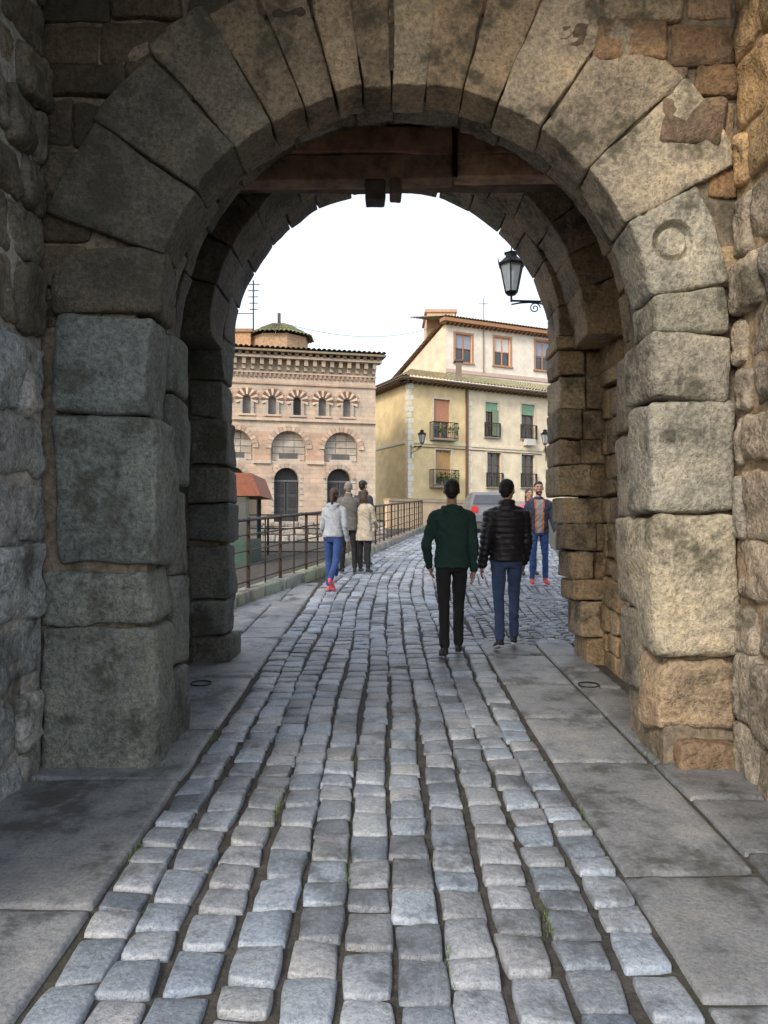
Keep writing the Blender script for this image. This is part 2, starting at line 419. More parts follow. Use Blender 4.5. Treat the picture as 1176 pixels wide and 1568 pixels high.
ring(A,cA+.02,zB-.15,1.66,.36,6.8,7.36,14,lambda a:vary(lerp((.10,.095,.085),(.30,.23,.15),1-a/PI),.15),2450,rad=.014,amp=.022,tj=.05)
A.build("rear_arch",[M_wall],True,gate)
M_wood=plain("old_timber",(.2,.1,.06),rough=.8,var=.5,sc=6,bs=.8,bd=.01,useattr=True,bsc=30)
M_iron=plain("iron",(.02,.02,.022),rough=.5,metal=.6,var=.3)
A=Acc()
def wood(x0,x1,ya,yb,z0,z1,col,seed,rot=0):
    def xf(p): 
        q=p+np.array([(x0+x1)/2,(ya+yb)/2,(z0+z1)/2]); q[:,2]+=rot*(p[:,0]); return q
    rblock(A,((x1-x0)/2,(yb-ya)/2,(z1-z0)/2),.015,(24,5,6),xf,col,amp=.014,freq=6,wob=.02,seed=seed)
wood(-1.75,.55,6.14,6.32,4.45,4.65,(.27,.17,.11),1,rot=.012)
wood(.57,2.0,6.15,6.32,4.47,4.65,(.50,.30,.19),2,rot=-.012)
wood(-1.75,1.9,6.12,6.34,4.655,4.88,(.31,.17,.11),3)
wood(-1.75,1.9,6.45,6.75,4.6,4.9,(.14,.09,.06),4)
wood(-.16,-.0,6.12,6.3,4.30,4.46,(.10,.08,.07),5); wood(.05,.14,6.12,6.3,4.33,4.46,(.2,.13,.09),6)
A.build("timber_lintel",[M_wood],True,gate)
A=Acc(); A.box(.54,.58,6.09,6.12,4.45,4.9); A.box(1.28,1.48,6.05,6.12,4.50,4.55); A.box(1.42,1.5,5.9,6.1,4.40,4.53)
A.build("iron_straps",[M_iron],False,gate)
A=Acc(); rubble(A,lambda u,d,v:np.stack([3.45+d,u,v+SL*u],1),7.9,12.0,-.1,6,(.3,.5),(.4,.8),lambda u,v:vary(WARM,.2),2600,depth=.15)
A.box(3.55,4.2,7.9,12.0,-.2,6.6,(.2,.17,.13))
A.build("wing_wall_stone",[M_wall],True,gate)

# ---------------------------------------------------------------- facade helpers
class Fac:
    def __init__(s,A0,B0,flip=False):
        s.A=np.array(A0,float); d=np.array(B0,float)-s.A; s.L=np.linalg.norm(d); s.d=d/s.L
        n=np.array([s.d[1],-s.d[0]]); s.n=-n if flip else n
    def P(s,u,o,z):
        q=s.A+s.d*u+s.n*o; return (q[0],q[1],z)
    def box(s,acc,u0,u1,z0,z1,o0,o1,col=(1,1,1),mat=0):
        V=[s.P(u,o,z) for z in (z0,z1) for (u,o) in ((u0,o0),(u1,o0),(u1,o1),(u0,o1))]
        acc.add(V,BF,col,mat)
    def wall(s,acc,u0,u1,z0,z1,ops,col=(1,1,1),mat=0,depth=.25,glassmat=1):
        us=sorted(set([u0,u1]+[o[0] for o in ops]+[o[1] for o in ops])); zs=sorted(set([z0,z1]+[o[2] for o in ops]+[o[3] for o in ops]))
        for i in range(len(us)-1):
            for j in range(len(zs)-1):
                cu=(us[i]+us[i+1])/2; cz=(zs[j]+zs[j+1])/2
                if any(o[0]<cu<o[1] and o[2]<cz<o[3] for o in ops): continue
                acc.add([s.P(us[i],0,zs[j]),s.P(us[i+1],0,zs[j]),s.P(us[i+1],0,zs[j+1]),s.P(us[i],0,zs[j+1])],[(0,1,2,3)],col,mat)
        for o in ops:
            a,b,c,e=o[:4]; arch=len(o)>4 and o[4]; bm=o[5] if len(o)>5 else glassmat; dp=o[6] if len(o)>6 else depth
            V=[s.P(u,oo,z) for oo in (0,-dp) for (u,z) in ((a,c),(b,c),(b,e),(a,e))]
            acc.add(V,[(0,1,5,4),(1,2,6,5),(2,3,7,6),(3,0,4,7)],col,mat)
            acc.add([V[4],V[5],V[6],V[7]],[(0,1,2,3)],(o[7] if len(o)>7 else (1,1,1)),bm)
            if arch:
                R=(b-a)/2; zc=e-R; N=12; V=[]; F=[]
                for k in range(N+1):
                    an=PI*(1-k/N); uu=(a+b)/2+R*math.cos(an); zq=zc+R*math.sin(an)
                    V+= [s.P(uu,0,zq),s.P(uu,0,e+1e-4),s.P(uu,-dp,zq)]
                for k in range(N):
                    q=3*k; F+=[(q,q+3,q+4,q+1),(q,q+2,q+5,q+3)]
                acc.add(V,F,col,mat)
def tile_roof(acc,p00,p10,p11,p01,pitch=.22,col=(.2,.16,.1),mat=0):
    p=[np.array(q,float) for q in (p00,p10,p11,p01)]
    Lu=np.linalg.norm(p[1]-p[0]); Lv=np.linalg.norm(p[3]-p[0]); nc=max(2,int(Lu/pitch)); nr=max(2,int(Lv/.4))
    nu=nc*6; U=np.linspace(0,1,nu+1); Vv=[]
    for k in range(nr): Vv+=[k/nr,(k+1)/nr-1e-4]
    nrm=np.cross(p[1]-p[0],p[3]-p[0]); nrm/=np.linalg.norm(nrm); 
    if nrm[2]<0: nrm=-nrm
    W=np.array(Vv); UU,WW=np.meshgrid(U,W); u=UU.ravel()[:,None]; w=WW.ravel()[:,None]
    P=(p[0]*(1-u)+p[1]*u)*(1-w)+(p[3]*(1-u)+p[2]*u)*w
    hgt=np.abs(np.sin(u*nc*PI))*.07+(1-((w*nr)%1))*.03
    P=P+nrm*hgt
    n=nu+1; F=[(j*n+i,j*n+i+1,(j+1)*n+i+1,(j+1)*n+i) for j in range(len(W)-1) for i in range(nu)]
    cc=np.asarray(col)*(1+.35*vnoise(np.concatenate([np.floor(u*nc)*3.3,np.floor(w*nr)*5.1,u*0],1)+.5,7)[:,None])
    acc.add(P,F,cc,mat)
M_glass=plain("window_glass",(.05,.06,.07),rough=.12,var=.3,sc=1.5,spec=.8)
M_dark=plain("dark_interior",(.025,.025,.03),rough=.5)
M_tile=plain("roof_tile",(.2,.16,.1),rough=.85,var=.35,sc=10,useattr=True)
M_plast=plain("plaster",(.5,.45,.35),rough=.9,var=.15,sc=1.6,bs=.3,bd=.01,useattr=True,bsc=20)
M_frame=plain("window_frame",(.2,.1,.06),rough=.6,useattr=True,var=.15)
def brickmat():
    m,nt,b=newmat("brick_and_stone_masonry"); co=coord(nt)
    a=nt.nodes.new("ShaderNodeAttribute"); a.attribute_name="Col"
    mp=nt.nodes.new("ShaderNodeMapping"); mp.inputs["Rotation"].default_value=(math.radians(90),0,0); nt.links.new(co,mp.inputs[0])
    br=nt.nodes.new("ShaderNodeTexBrick"); br.inputs["Scale"].default_value=1; br.inputs["Brick Width"].default_value=.5; br.inputs["Row Height"].default_value=.2; br.inputs["Mortar Size"].default_value=.010
    br.inputs["Color1"].default_value=(1.08,1.02,.98,1); br.inputs["Color2"].default_value=(.88,.88,.90,1); br.inputs["Mortar"].default_value=(.80,.77,.73,1)
    nt.links.new(mp.outputs[0],br.inputs["Vector"])
    c=mixc(nt,a.outputs["Color"],br.outputs["Color"],1.0,'MULTIPLY')
    c=mixc(nt,c,ramp(nt,noise(nt,co,1.6,4,.75),[(.3,.72),(.7,1.15)]),1.0,'MULTIPLY')
    nt.links.new(c,b.inputs["Base Color"]); b.inputs["Roughness"].default_value=.9
    return m
M_brick=brickmat()

# ---------------------------------------------------------------- mudejar building (left)
def mudejar():
    E=empty("mudejar_stone_building")
    F=Fac((-.38,34.5),(-6.77,33.0),flip=True); Lm=14.0
    W=(.54,.46,.37); P=(.50,.36,.27); G=(.46,.43,.38)
    cs=[1.54,3.86,6.17,8.5,10.8]; ws=[1.29,2.38,3.49,4.57,5.66,6.75,7.84,8.93,10.0,11.1]
    A=Acc()
    F.wall(A,0,Lm,1.0,4.75,[(c+.10-.54,c+.10+.54,2.0,4.45,True,1,.35) for c in cs],W,0)
    F.wall(A,0,Lm,4.75,6.45,[(c-.76,c+.76,4.75,6.05,True,0,.30,(.40,.37,.33)) for c in cs],W,0)
    F.wall(A,0,Lm,6.45,9.1,[(c-.17,c+.17,6.75,7.55,True,1 if k==2 else 0,.2,(1,1,1) if k==2 else (.22,.22,.23)) for k,c in enumerate(ws)],W,0)
    S2=Fac((-.38,34.5),(-2.4,43.0))
    S2.wall(A,0,8,1.0,9.1,[(2,2.8,6.7,7.7),(4.5,5.3,6.7,7.7),(3,3.9,3,4.6)],G,0)
    o=F.P(Lm,0,0); A.add([(o[0],o[1],1),(o[0]-2,o[1]+9,1),(o[0]-2,o[1]+9,9.1),(o[0],o[1],9.1)],[(0,1,2,3)],W)
    A.build("walls",[M_brick,M_dark],False,E)
    A=Acc()
    for i in range(len(cs)):
        c=cs[i]; nx=cs[i+1] if i+1<len(cs) else c+2.3
        F.box(A,c+.80,nx-.80,4.78,6.0,0,.04,P); F.box(A,c+.78,nx-.78,4.62,4.78,0,.12,W)
        F.box(A,c+.72,nx-.62,2.0,4.5,0,.04,lerp(P,W,.5))
        for k in range(15):
            a0=PI*k/15+.01; a1=PI*(k+1)/15-.01; V=[]
            for oo in (.0,.09):
                for r,a in ((.77,a0),(.77,a1),(1.0,a1),(1.0,a0)): V.append(F.P(c+r*math.cos(a),oo,5.29+r*math.sin(a)))
            A.add(V,BF,P if k%2 else W)
        for k in range(11):
            a0=PI*k/11+.01; a1=PI*(k+1)/11-.01; V=[]
            for oo in (.0,.05):
                for r,a in ((.55,a0),(.55,a1),(.74,a1),(.74,a0)): V.append(F.P(c+.1+r*math.cos(a),oo,3.91+r*math.sin(a)))
            A.add(V,BF,P if k%2 else G)
        for sgn in (-1,1):
            for z in np.arange(2.0,3.85,.26): F.box(A,c+.1+sgn*.64-.09,c+.1+sgn*.64+.09,z,z+.22,0,.05,G if int(z*4)%2 else W)
        for r in range(4):
            for q in range(3): F.box(A,c-.72+.48*q,c-.72+.48*q+.45,4.80+.3*r,4.80+.3*r+.26,-.30,-.26,vary(G,.15))
        F.box(A,c-.5,c+.5,4.75,4.86,-.26,-.16,(.5,.47,.42)); F.box(A,c-.4,c+.4,4.86,5.12,-.26,-.24,(.12,.12,.12))
    F.box(A,-.03,Lm,6.47,6.60,0,.12,W); F.box(A,-.03,Lm,6.60,6.66,0,.06,P)
    for c in ws:
        for k in range(13):
            a0=-.4+(PI+.8)*k/13+.02; a1=-.4+(PI+.8)*(k+1)/13-.02; V=[]
            for oo in (.0,.07):
                for r,a in ((.20,a0),(.20,a1),(.48,a1),(.48,a0)): V.append(F.P(c+r*math.cos(a),oo,7.38+r*math.sin(a)))
            A.add(V,BF,(.22,.125,.085) if k%2 else (.68,.59,.48))
        for k in range(9):
            a=PI*(k+.5)/9; 
            V=[]
            for oo in (0,.04):
                for q in range(6): V.append(F.P(c+.51*math.cos(a)+.07*math.cos(q*PI/3),oo,7.38+.51*math.sin(a)+.07*math.sin(q*PI/3)))
            A.add(V,[(0,1,2,3,4,5),(6,7,8,9,10,11)]+[(q,(q+1)%6,6+(q+1)%6,6+q) for q in range(6)],P)
        F.box(A,c-.28,c-.2,6.72,7.3,0,.11,G); F.box(A,c+.2,c+.28,6.72,7.3,0,.11,G)
        F.box(A,c-.36,c+.36,6.66,6.74,0,.14,W)
    F.box(A,-.03,Lm,8.05,8.12,0,.07,P); F.box(A,-.03,Lm,8.52,8.58,0,.09,W)
    for k in range(int(Lm/.2)): F.box(A,.03+k*.2,.13+k*.2,8.36,8.52,0,.08,(.36,.26,.2))
    for k in range(int(Lm/.38)): 
        F.box(A,.02+k*.38,.18+k*.38,8.85,9.12,0,.32,(.42,.36,.28)); F.box(A,.02+k*.38,.18+k*.38,8.66,8.85,0,.16,(.42,.36,.28))
    F.box(A,-.2,Lm,9.12,9.24,-.1,.42,W)
    for k in range(int(Lm/.3)): F.box(A,-.1+k*.3,.05+k*.3,9.24,9.36,0,.5,(.22,.15,.1))
    F.box(A,-.35,Lm,9.36,9.44,-.1,.62,(.3,.25,.18))
    A.build("masonry_trim",[M_brick],False,E)
    A=Acc()
    tile_roof(A,F.P(-.35,.66,9.47),F.P(Lm,.66,9.47),F.P(Lm,-4,10.0),F.P(-.35,-4,10.0),col=(.17,.15,.10))
    cx,cy,r=-5.1,37.6,1.65
    for k in range(8):
        a=2*PI*k/8+.39; b=a+2*PI/8
        V=[(cx+q*math.cos(t),cy+q*math.sin(t),z) for (t,q,z) in ((a,r*.88,9.6),(b,r*.88,9.6),(b,r*.88,11.0),(a,r*.88,11.0))]
        A.add(V,[(0,1,2,3)],(.42,.28,.18))
        tile_roof(A,(cx+r*1.05*math.cos(a),cy+r*1.05*math.sin(a),11.0),(cx+r*1.05*math.cos(b),cy+r*1.05*math.sin(b),11.0),(cx+.5*math.cos(b),cy+.5*math.sin(b),11.65),(cx+.5*math.cos(a),cy+.5*math.sin(a),11.65),col=(.15,.15,.08))
    A.add([(cx+.5*math.cos(2*PI*k/8+.39),cy+.5*math.sin(2*PI*k/8+.39),11.66) for k in range(8)],[tuple(range(8))],(.12,.13,.08))
    A.box(cx-.07,cx+.07,cy-.07,cy+.07,11.6,12.3,(.1,.08,.06))
    A.box(-7.4,-6.3,36.5,38.2,9.7,11.1,(.48,.28,.16)); A.box(-7.5,-6.2,36.4,38.3,11.1,11.25,(.3,.2,.12))
    A.build("roof",[M_tile],False,E)
    A=Acc()
    for c in cs:
        F.box(A,c+.1-.50,c+.1-.02,2.0,3.9,-.30,-.26,(.05,.055,.06)); F.box(A,c+.1+.02,c+.1+.50,2.0,3.9,-.30,-.26,(.05,.055,.06))
        F.box(A,c+.1-.52,c+.1+.52,3.86,3.93,-.28,-.22,(.14,.14,.14))
        for dz in (0,.6,1.2):
            for dx in (-.42,.1): F.box(A,c+.1+dx,c+.1+dx+.32,2.15+dz,2.6+dz,-.26,-.24,(.03,.03,.035))
    A.build("doors",[M_frame],False,E)
    A=Acc()
    x=-6.25; A.box(x-.03,x+.03,36.97,37.03,10,13.7)
    for k in range(5): A.box(x-.3+.03*k,x+.3-.03*k,36.98,37.02,13.5-.3*k,13.53-.3*k)
    A.box(x-1.1,x,36.98,37.02,12.1,12.13); A.box(x-1.0,x-.97,36.98,37.02,11.9,12.6)
    A.build("antenna",[M_iron],False,E)
mudejar()

def window(F,A,u0,u1,z0,z1,fc,cols=2,rows=3,dp=.18):
    t=.06
    F.box(A,u0,u0+t,z0,z1,-dp,-dp+.06,fc); F.box(A,u1-t,u1,z0,z1,-dp,-dp+.06,fc)
    F.box(A,u0+t,u1-t,z0,z0+t,-dp,-dp+.058,fc); F.box(A,u0+t,u1-t,z1-t,z1,-dp,-dp+.058,fc)
    for k in range(1,cols): 
        c=u0+(u1-u0)*k/cols; F.box(A,c-.035,c+.035,z0+t,z1-t,-dp,-dp+.055,fc)
    for k in range(1,rows):
        c=z0+(z1-z0)*k/rows; F.box(A,u0+t,u1-t,c-.02,c+.02,-dp,-dp+.05,fc)
def balcony(F,A,u0,u1,z,h=1.0,o=.45,bars=True):
    F.box(A,u0,u1,z-.06,z,0.002,o,(.25,.24,.22),1)
    for (a,b,c,d) in ((u0,u1,o-.03,o),):
        F.box(A,a,b,z+h-.04,z+h,c,d,(.03,.03,.03)); F.box(A,a,b,z+.06,z+.09,c,d,(.03,.03,.03))
    for uu in (u0,u1-.03):
        F.box(A,uu,uu+.03,z+h-.04,z+h,0,o-.03,(.03,.03,.03))
    n=int((u1-u0)/.12)
    for k in range(n+1):
        uu=u0+(u1-u0-.02)*k/n; F.box(A,uu,uu+.012,z,z+h-.04,o-.021,o-.009,(.03,.03,.03))
    for k in range(4):
        for uu in (u0,u1-.02): F.box(A,uu,uu+.02,z,z+h-.04,.03+o*k/4,.05+o*k/4,(.03,.03,.03))
M_trim=plain("painted_trim",(1,1,1),rough=.7,useattr=True,var=.12)
M_leaf=plain("leaves",(.06,.11,.03),rough=.7,var=.5,sc=20)
def potplants(acc,F,u0,u1,z,o,n=60):
    for _ in range(n):
        u=rnd.uniform(u0,u1); zz=z+rnd.uniform(-.15,.25); oo=o+rnd.uniform(-.1,.12); s=rnd.uniform(.04,.09)
        c=np.array(F.P(u,oo,zz)); V=[c+np.array([rnd.uniform(-s,s) for _ in range(3)]) for _ in range(4)]
        acc.add(V,[(0,1,2,3)])
def yellow():
    E=empty("yellow_corner_house")
    F=Fac((1.25,40),(9.5,44.6)); G_=Fac((1.25,40),(-.4,43.6),flip=True)
    Y=(.70,.57,.33); C=(.72,.64,.48)
    opsY=[(1.57,2.6,6.62,8.70,False,1,.18),(1.68,2.66,4.15,6.02,False,1,.18)]
    opsC=[(4.93,5.80,6.9,8.8,False,1,.18),(7.43,8.4,6.95,8.9,False,1,.18),(10.2,11.1,6.95,8.9,False,1,.18),(5.05,6.0,4.15,6.05,False,1,.18),(7.45,8.4,4.2,6.05,False,1,.18),(10.2,11.1,4.2,6.05,False,1,.18)]
    A=Acc()
    F.wall(A,0,3.66,3.4,9.45,opsY,Y,0); F.wall(A,3.66,15,3.4,9.45,opsC,C,0)
    F.wall(A,0,15,1.5,3.4,[],(.42,.38,.32),0)
    G_.wall(A,0,8,1.5,9.45,[(5.2,6.2,6.7,8.2,False,1,.18)],(.78,.62,.34),0)
    A.build("walls",[M_plast,M_glass],False,E)
    A=Acc()
    for o in opsY: window(F,A,*o[:4],(.50,.26,.12))
    for o in opsC: window(F,A,*o[:4],(.16,.10,.06))
    for o in opsY+opsC:
        F.box(A,o[0]-.1,o[0],o[2],o[3],0,.03,(.6,.55,.45)); F.box(A,o[1],o[1]+.1,o[2],o[3],0,.03,(.6,.55,.45)); F.box(A,o[0]-.1,o[1]+.1,o[3],o[3]+.1,0,.031,(.6,.55,.45)); F.box(A,o[0]-.12,o[1]+.12,o[2]-.08,o[2],0,.08,(.5,.47,.4))
    F.box(A,1.63,2.54,7.5,8.64,-.12,-.09,(.45,.22,.14)); 
    F.box(A,1.75,2.6,4.6,5.9,-.12,-.09,(.42,.27,.12))
    F.box(A,5.4,5.82,6.95,8.4,.0,.03,(.2,.26,.18)); F.box(A,5.0,5.8,8.3,8.8,-.1,-.06,(.20,.36,.25)); F.box(A,7.5,8.35,8.3,8.9,-.1,-.06,(.20,.36,.25))
    for k in range(20):
        z=3.4+.3*k; w=.32 if k%2 else .2; F.box(A,-.02,w,z+.01,z+.28,0,.025,(.78,.74,.62)); G_.box(A,-.02,w,z+.01,z+.28,0,.025,(.78,.74,.62))
        F.box(A,3.72,3.72+w,z+.01,z+.28,0,.022,(.74,.69,.56))
    F.box(A,.33,15,6.28,6.42,0,.05,(.72,.66,.5)); G_.box(A,.33,8,6.28,6.42,0,.05,(.72,.66,.5))
    F.box(A,7.55,8.2,6.55,6.9,.03,.35,(.6,.6,.58))
    F.box(A,-.5,15,9.45,9.53,-.1,.5,(.35,.25,.15)); G_.box(A,-.5,8,9.45,9.532,-.1,.5,(.35,.25,.15))
    for k in range(50): F.box(A,-.3+k*.3,-.2+k*.3,9.36,9.45,0.0,.45,(.12,.07,.04))
    for k in range(24): G_.box(A,.1+k*.3,.2+k*.3,9.36,9.45,0.0,.45,(.12,.07,.04))
    F.box(A,-.55,15,9.50,9.58,.503,.62,(.10,.07,.05)); G_.box(A,-.55,8,9.50,9.581,.503,.62,(.10,.07,.05))
    F.box(A,3.6,3.72,2.3,9.45,.02,.13,(.16,.09,.06)); F.box(A,.35,8.9,6.1,6.13,.02,.05,(.03,.03,.03))
    A.build("trim_and_windows",[M_trim],False,E)
    A=Acc()
    balcony(F,A,1.3,2.85,6.55,.9); balcony(F,A,1.3,2.9,4.05,.9)
    for o in opsC: balcony(F,A,o[0]-.08,o[1]+.08,o[2]-.02,.80,.14)
    A.build("balconies",[M_trim,M_trim],False,E)
    A=Acc(); potplants(A,F,1.4,2.8,7.0,.5,120); potplants(A,F,1.4,2.85,4.5,.5,200)
    A.build("balcony_plants",[M_leaf],False,E)
    A=Acc()
    a=F.P(-.6,.6,9.6); b=F.P(15,.6,9.6); c=F.P(15,-5,11.3); d=F.P(3.2,-5,11.3)
    tile_roof(A,a,b,c,d,col=(.34,.31,.19))
    a2=G_.P(8,.6,9.6); tile_roof(A,a,a2,G_.P(8,-4,11.2),d,col=(.34,.31,.19))
    A.build("roof",[M_tile],False,E)
yellow()
def white_house():
    E=empty("white_upper_house")
    F=Fac((4,50),(12.5,54)); S=Fac((4,50),(.3,55.5),flip=True)
    Wc=(.76,.70,.62)
    ops=[(.70,1.94,12.75,14.6,False,1,.15),(3.72,4.97,12.8,14.7,False,1,.15),(7.05,8.3,12.8,14.8,False,1,.15),(10.4,11.6,12.8,14.8,False,1,.15)]
    A=Acc()
    F.wall(A,0,15,6,15.2,ops,Wc,0)
    q=[S.P(0,0,6),S.P(6.6,0,6),S.P(6.6,0,11.9),S.P(0,0,15.2)]
    A.add(q,[(0,1,2,3)],(.74,.58,.43))
    A.box(3.0,4.95,54,58,14,17.0,(.72,.50,.34)); A.box(5.0,8.5,56,59,14,16.6,(.6,.45,.35))
    A.build("walls",[M_plast,M_glass],False,E)
    A=Acc()
    for k,o in enumerate(ops):
        fc=(.45,.22,.12) if k!=1 else (.6,.28,.15)
        window(F,A,*o[:4],fc,2,2,.12)
        F.box(A,o[0]-.14,o[0],o[2],o[3],0,.04,(.42,.24,.15)); F.box(A,o[1],o[1]+.14,o[2],o[3],0,.04,(.42,.24,.15)); F.box(A,o[0]-.14,o[1]+.14,o[3],o[3]+.12,0,.041,(.42,.24,.15)); F.box(A,o[0]-.2,o[1]+.2,o[2]-.1,o[2],0,.12,(.42,.24,.15))
        F.box(A,o[0]+.06,o[1]-.06,o[2]+.9,o[3]-.06,-.14,-.11,(.30,.34,.42) if k!=1 else (.6,.6,.6))
    F.box(A,0,15,12.0,12.25,0,.06,(.55,.42,.36)); F.box(A,0,15,11.2,11.35,0,.12,(.3,.3,.32))
    F.box(A,-.4,15,15.2,15.42,-.1,.55,(.35,.19,.1)); 
    for k in range(46): F.box(A,-.3+k*.33,-.16+k*.33,15.08,15.2,0,.45,(.2,.1,.05))
    A.box(2.85,5.1,53.85,58.2,17.0,17.2,(.5,.32,.22)); A.box(3.9,4.8,53.93,53.99,15.9,16.75,(.10,.15,.25)); A.box(3.8,4.9,53.94,53.995,15.8,15.9,(.4,.22,.14))
    A.box(6.95,7.0,54,54.05,15.5,18.0,(.1,.1,.1)); A.box(6.6,7.3,54,54.04,17.6,17.63,(.1,.1,.1))
    F.box(A,2.8,2.86,12.2,15.2,.02,.1,(.3,.25,.2))
    A.build("trim_and_windows",[M_trim],False,E)
    A=Acc()
    tile_roof(A,F.P(-.45,.6,15.45),F.P(15,.6,15.45),F.P(15,-4.5,16.6),F.P(-.45,-4.5,16.6),col=(.33,.27,.17))
    tile_roof(A,S.P(7,.3,11.9),S.P(7,-3,11.9),S.P(-.1,-3,15.4),S.P(-.1,.3,15.4),col=(.36,.25,.15))
    A.build("roof",[M_tile],False,E)
white_house()
A=Acc(); A.box(3.95,4.25,42.3,42.6,10,11.0,(.2,.16,.13)); A.box(3.85,4.35,42.2,42.7,11.0,11.08,(.1,.1,.1)); A.build("roof_chimney",[M_plast],False)
A=Acc()
Fw=Fac((-9,24),(.2,25.5))
rubble(A,lambda u,d,v:np.array([Fw.P(a,-b,c) for a,b,c in zip(u,d,v)]),0,9.2,1.0,2.0,(.2,.3),(.3,.6),lambda u,v:vary((.36,.34,.31),.15),7000,depth=.15,n=(5,5,5))
A.build("low_stone_wall",[M_wall],True)
A=Acc()
Fz=Fac((.2,33),(4.2,36.5)); Fz.box(A,0,5,1.5,3.0,-.3,0,(.55,.42,.28)); Fz.box(A,0,5,3.0,3.1,-.35,.05,(.4,.3,.2))
A.build("garden_wall",[M_plast],False)

# ---------------------------------------------------------------- railing
M_rail=plain("rust_brown_paint",(.045,.03,.024),rough=.5,metal=.3,var=.3)
def tube(acc,p0,p1,r,col=(1,1,1),mat=0,seg=8,r1=None):
    p0=np.array(p0,float); p1=np.array(p1,float); w=p1-p0; w/=np.linalg.norm(w)
    a=np.array([0,0,1.]) if abs(w[2])<.9 else np.array([1.,0,0]); u=np.cross(w,a); u/=np.linalg.norm(u); v=np.cross(w,u)
    r1=r if r1 is None else r1
    V=[]; 
    for p,rr in ((p0,r),(p1,r1)):
        for k in range(seg): t=2*PI*k/seg; V.append(p+rr*(u*math.cos(t)+v*math.sin(t)))
    F=[(k,(k+1)%seg,seg+(k+1)%seg,seg+k) for k in range(seg)]+[tuple(range(seg))[::-1],tuple(range(seg,2*seg))]
    acc.add(V,F,col,mat)
def railing():
    A=Acc(); y=9.0; pts=[]
    while y<33: pts.append((kerbx(y)-.02,y,g(0,y)+.15)); y+=1.35
    for p in pts:
        x,yy,z=p; A.box(x-.025,x+.025,yy-.025,yy+.025,z-.03,z+1.08); A.box(x-.05,x+.05,yy-.05,yy+.05,z+.001,z+.02)
    for a,b in zip(pts,pts[1:]):
        for h,r in ((1.05,.028),(.82,.012),(.12,.014),(.58,.012),(.35,.012)):
            tube(A,(a[0],a[1],a[2]+h),(b[0],b[1],b[2]+h),r)
        for t in (.5,):
            x=a[0]+(b[0]-a[0])*t; yy=a[1]+(b[1]-a[1])*t; z=a[2]+(b[2]-a[2])*t
            tube(A,(x,yy,z),(x,yy,z+1.05),.014,seg=6)
    A.build("metal_railing",[M_rail],False)
railing()
A=Acc()
for k in range(6):
    x=-6+k*1.0; A.box(x-.025,x+.025,19.98,20.02,1.05,2.1)
for h in (2.1,1.75,1.4,1.15): tube(A,(-6,20,h),(-1,20,h),.018)
A.build("metal_railing",[M_rail],False)
# overhead cable between the roofs
A=Acc(); pr=None
for k in range(25):
    t=k/24; p=(-5.0+8.6*t,37.8+14*t,11.9+3.6*t-1.2*4*t*(1-t)*.6)
    if pr: tube(A,pr,p,.012,seg=5)
    pr=p
A.build("overhead_cable",[M_iron],False)
# iron pivot rings let into the slabs
A=Acc()
for (cx,cy) in ((-1.55,6.55),(1.72,6.5)):
    for k in range(24):
        a,b=2*PI*k/24,2*PI*(k+1)/24
        tube(A,(cx+.085*math.cos(a),cy+.085*math.sin(a),SL*(cy+.085*math.sin(a))+.012),(cx+.085*math.cos(b),cy+.085*math.sin(b),SL*(cy+.085*math.sin(b))+.012),.006,seg=5)
A.build("iron_floor_rings",[M_iron],False)
M_red=plain("red_canopy",(.26,.09,.055),rough=.6); M_grn=plain("green_panel",(.04,.08,.065),rough=.4)
def kiosk():
    E=empty("street_kiosk"); A=Acc()
    V=[(-5.2,17.0,3.0),(-2.92,17.0,2.95),(-2.72,17.0,2.45),(-5.2,17.0,2.45),(-5.2,19,3.0),(-2.92,19,2.95),(-2.72,19,2.45),(-5.2,19,2.45)]
    A.add(V,[(3,2,1,0),(4,5,6,7),(0,1,5,4),(1,2,6,5),(2,3,7,6),(3,0,4,7)]); A.build("canopy",[M_red],False,E)
    A=Acc(); A.box(-5.1,-3.0,17.1,18.9,.8,1.5); 
    for x in (-5.1,-4.1,-3.06): 
        A.box(x,x+.06,17.1,17.16,1.5,2.45); A.box(x,x+.06,18.84,18.9,1.5,2.45)
    A.build("body",[M_grn],False,E)
    A=Acc(); A.box(-5.05,-3.05,17.2,18.8,1.5,2.44); A.build("glazing",[M_glass],False,E)
kiosk()

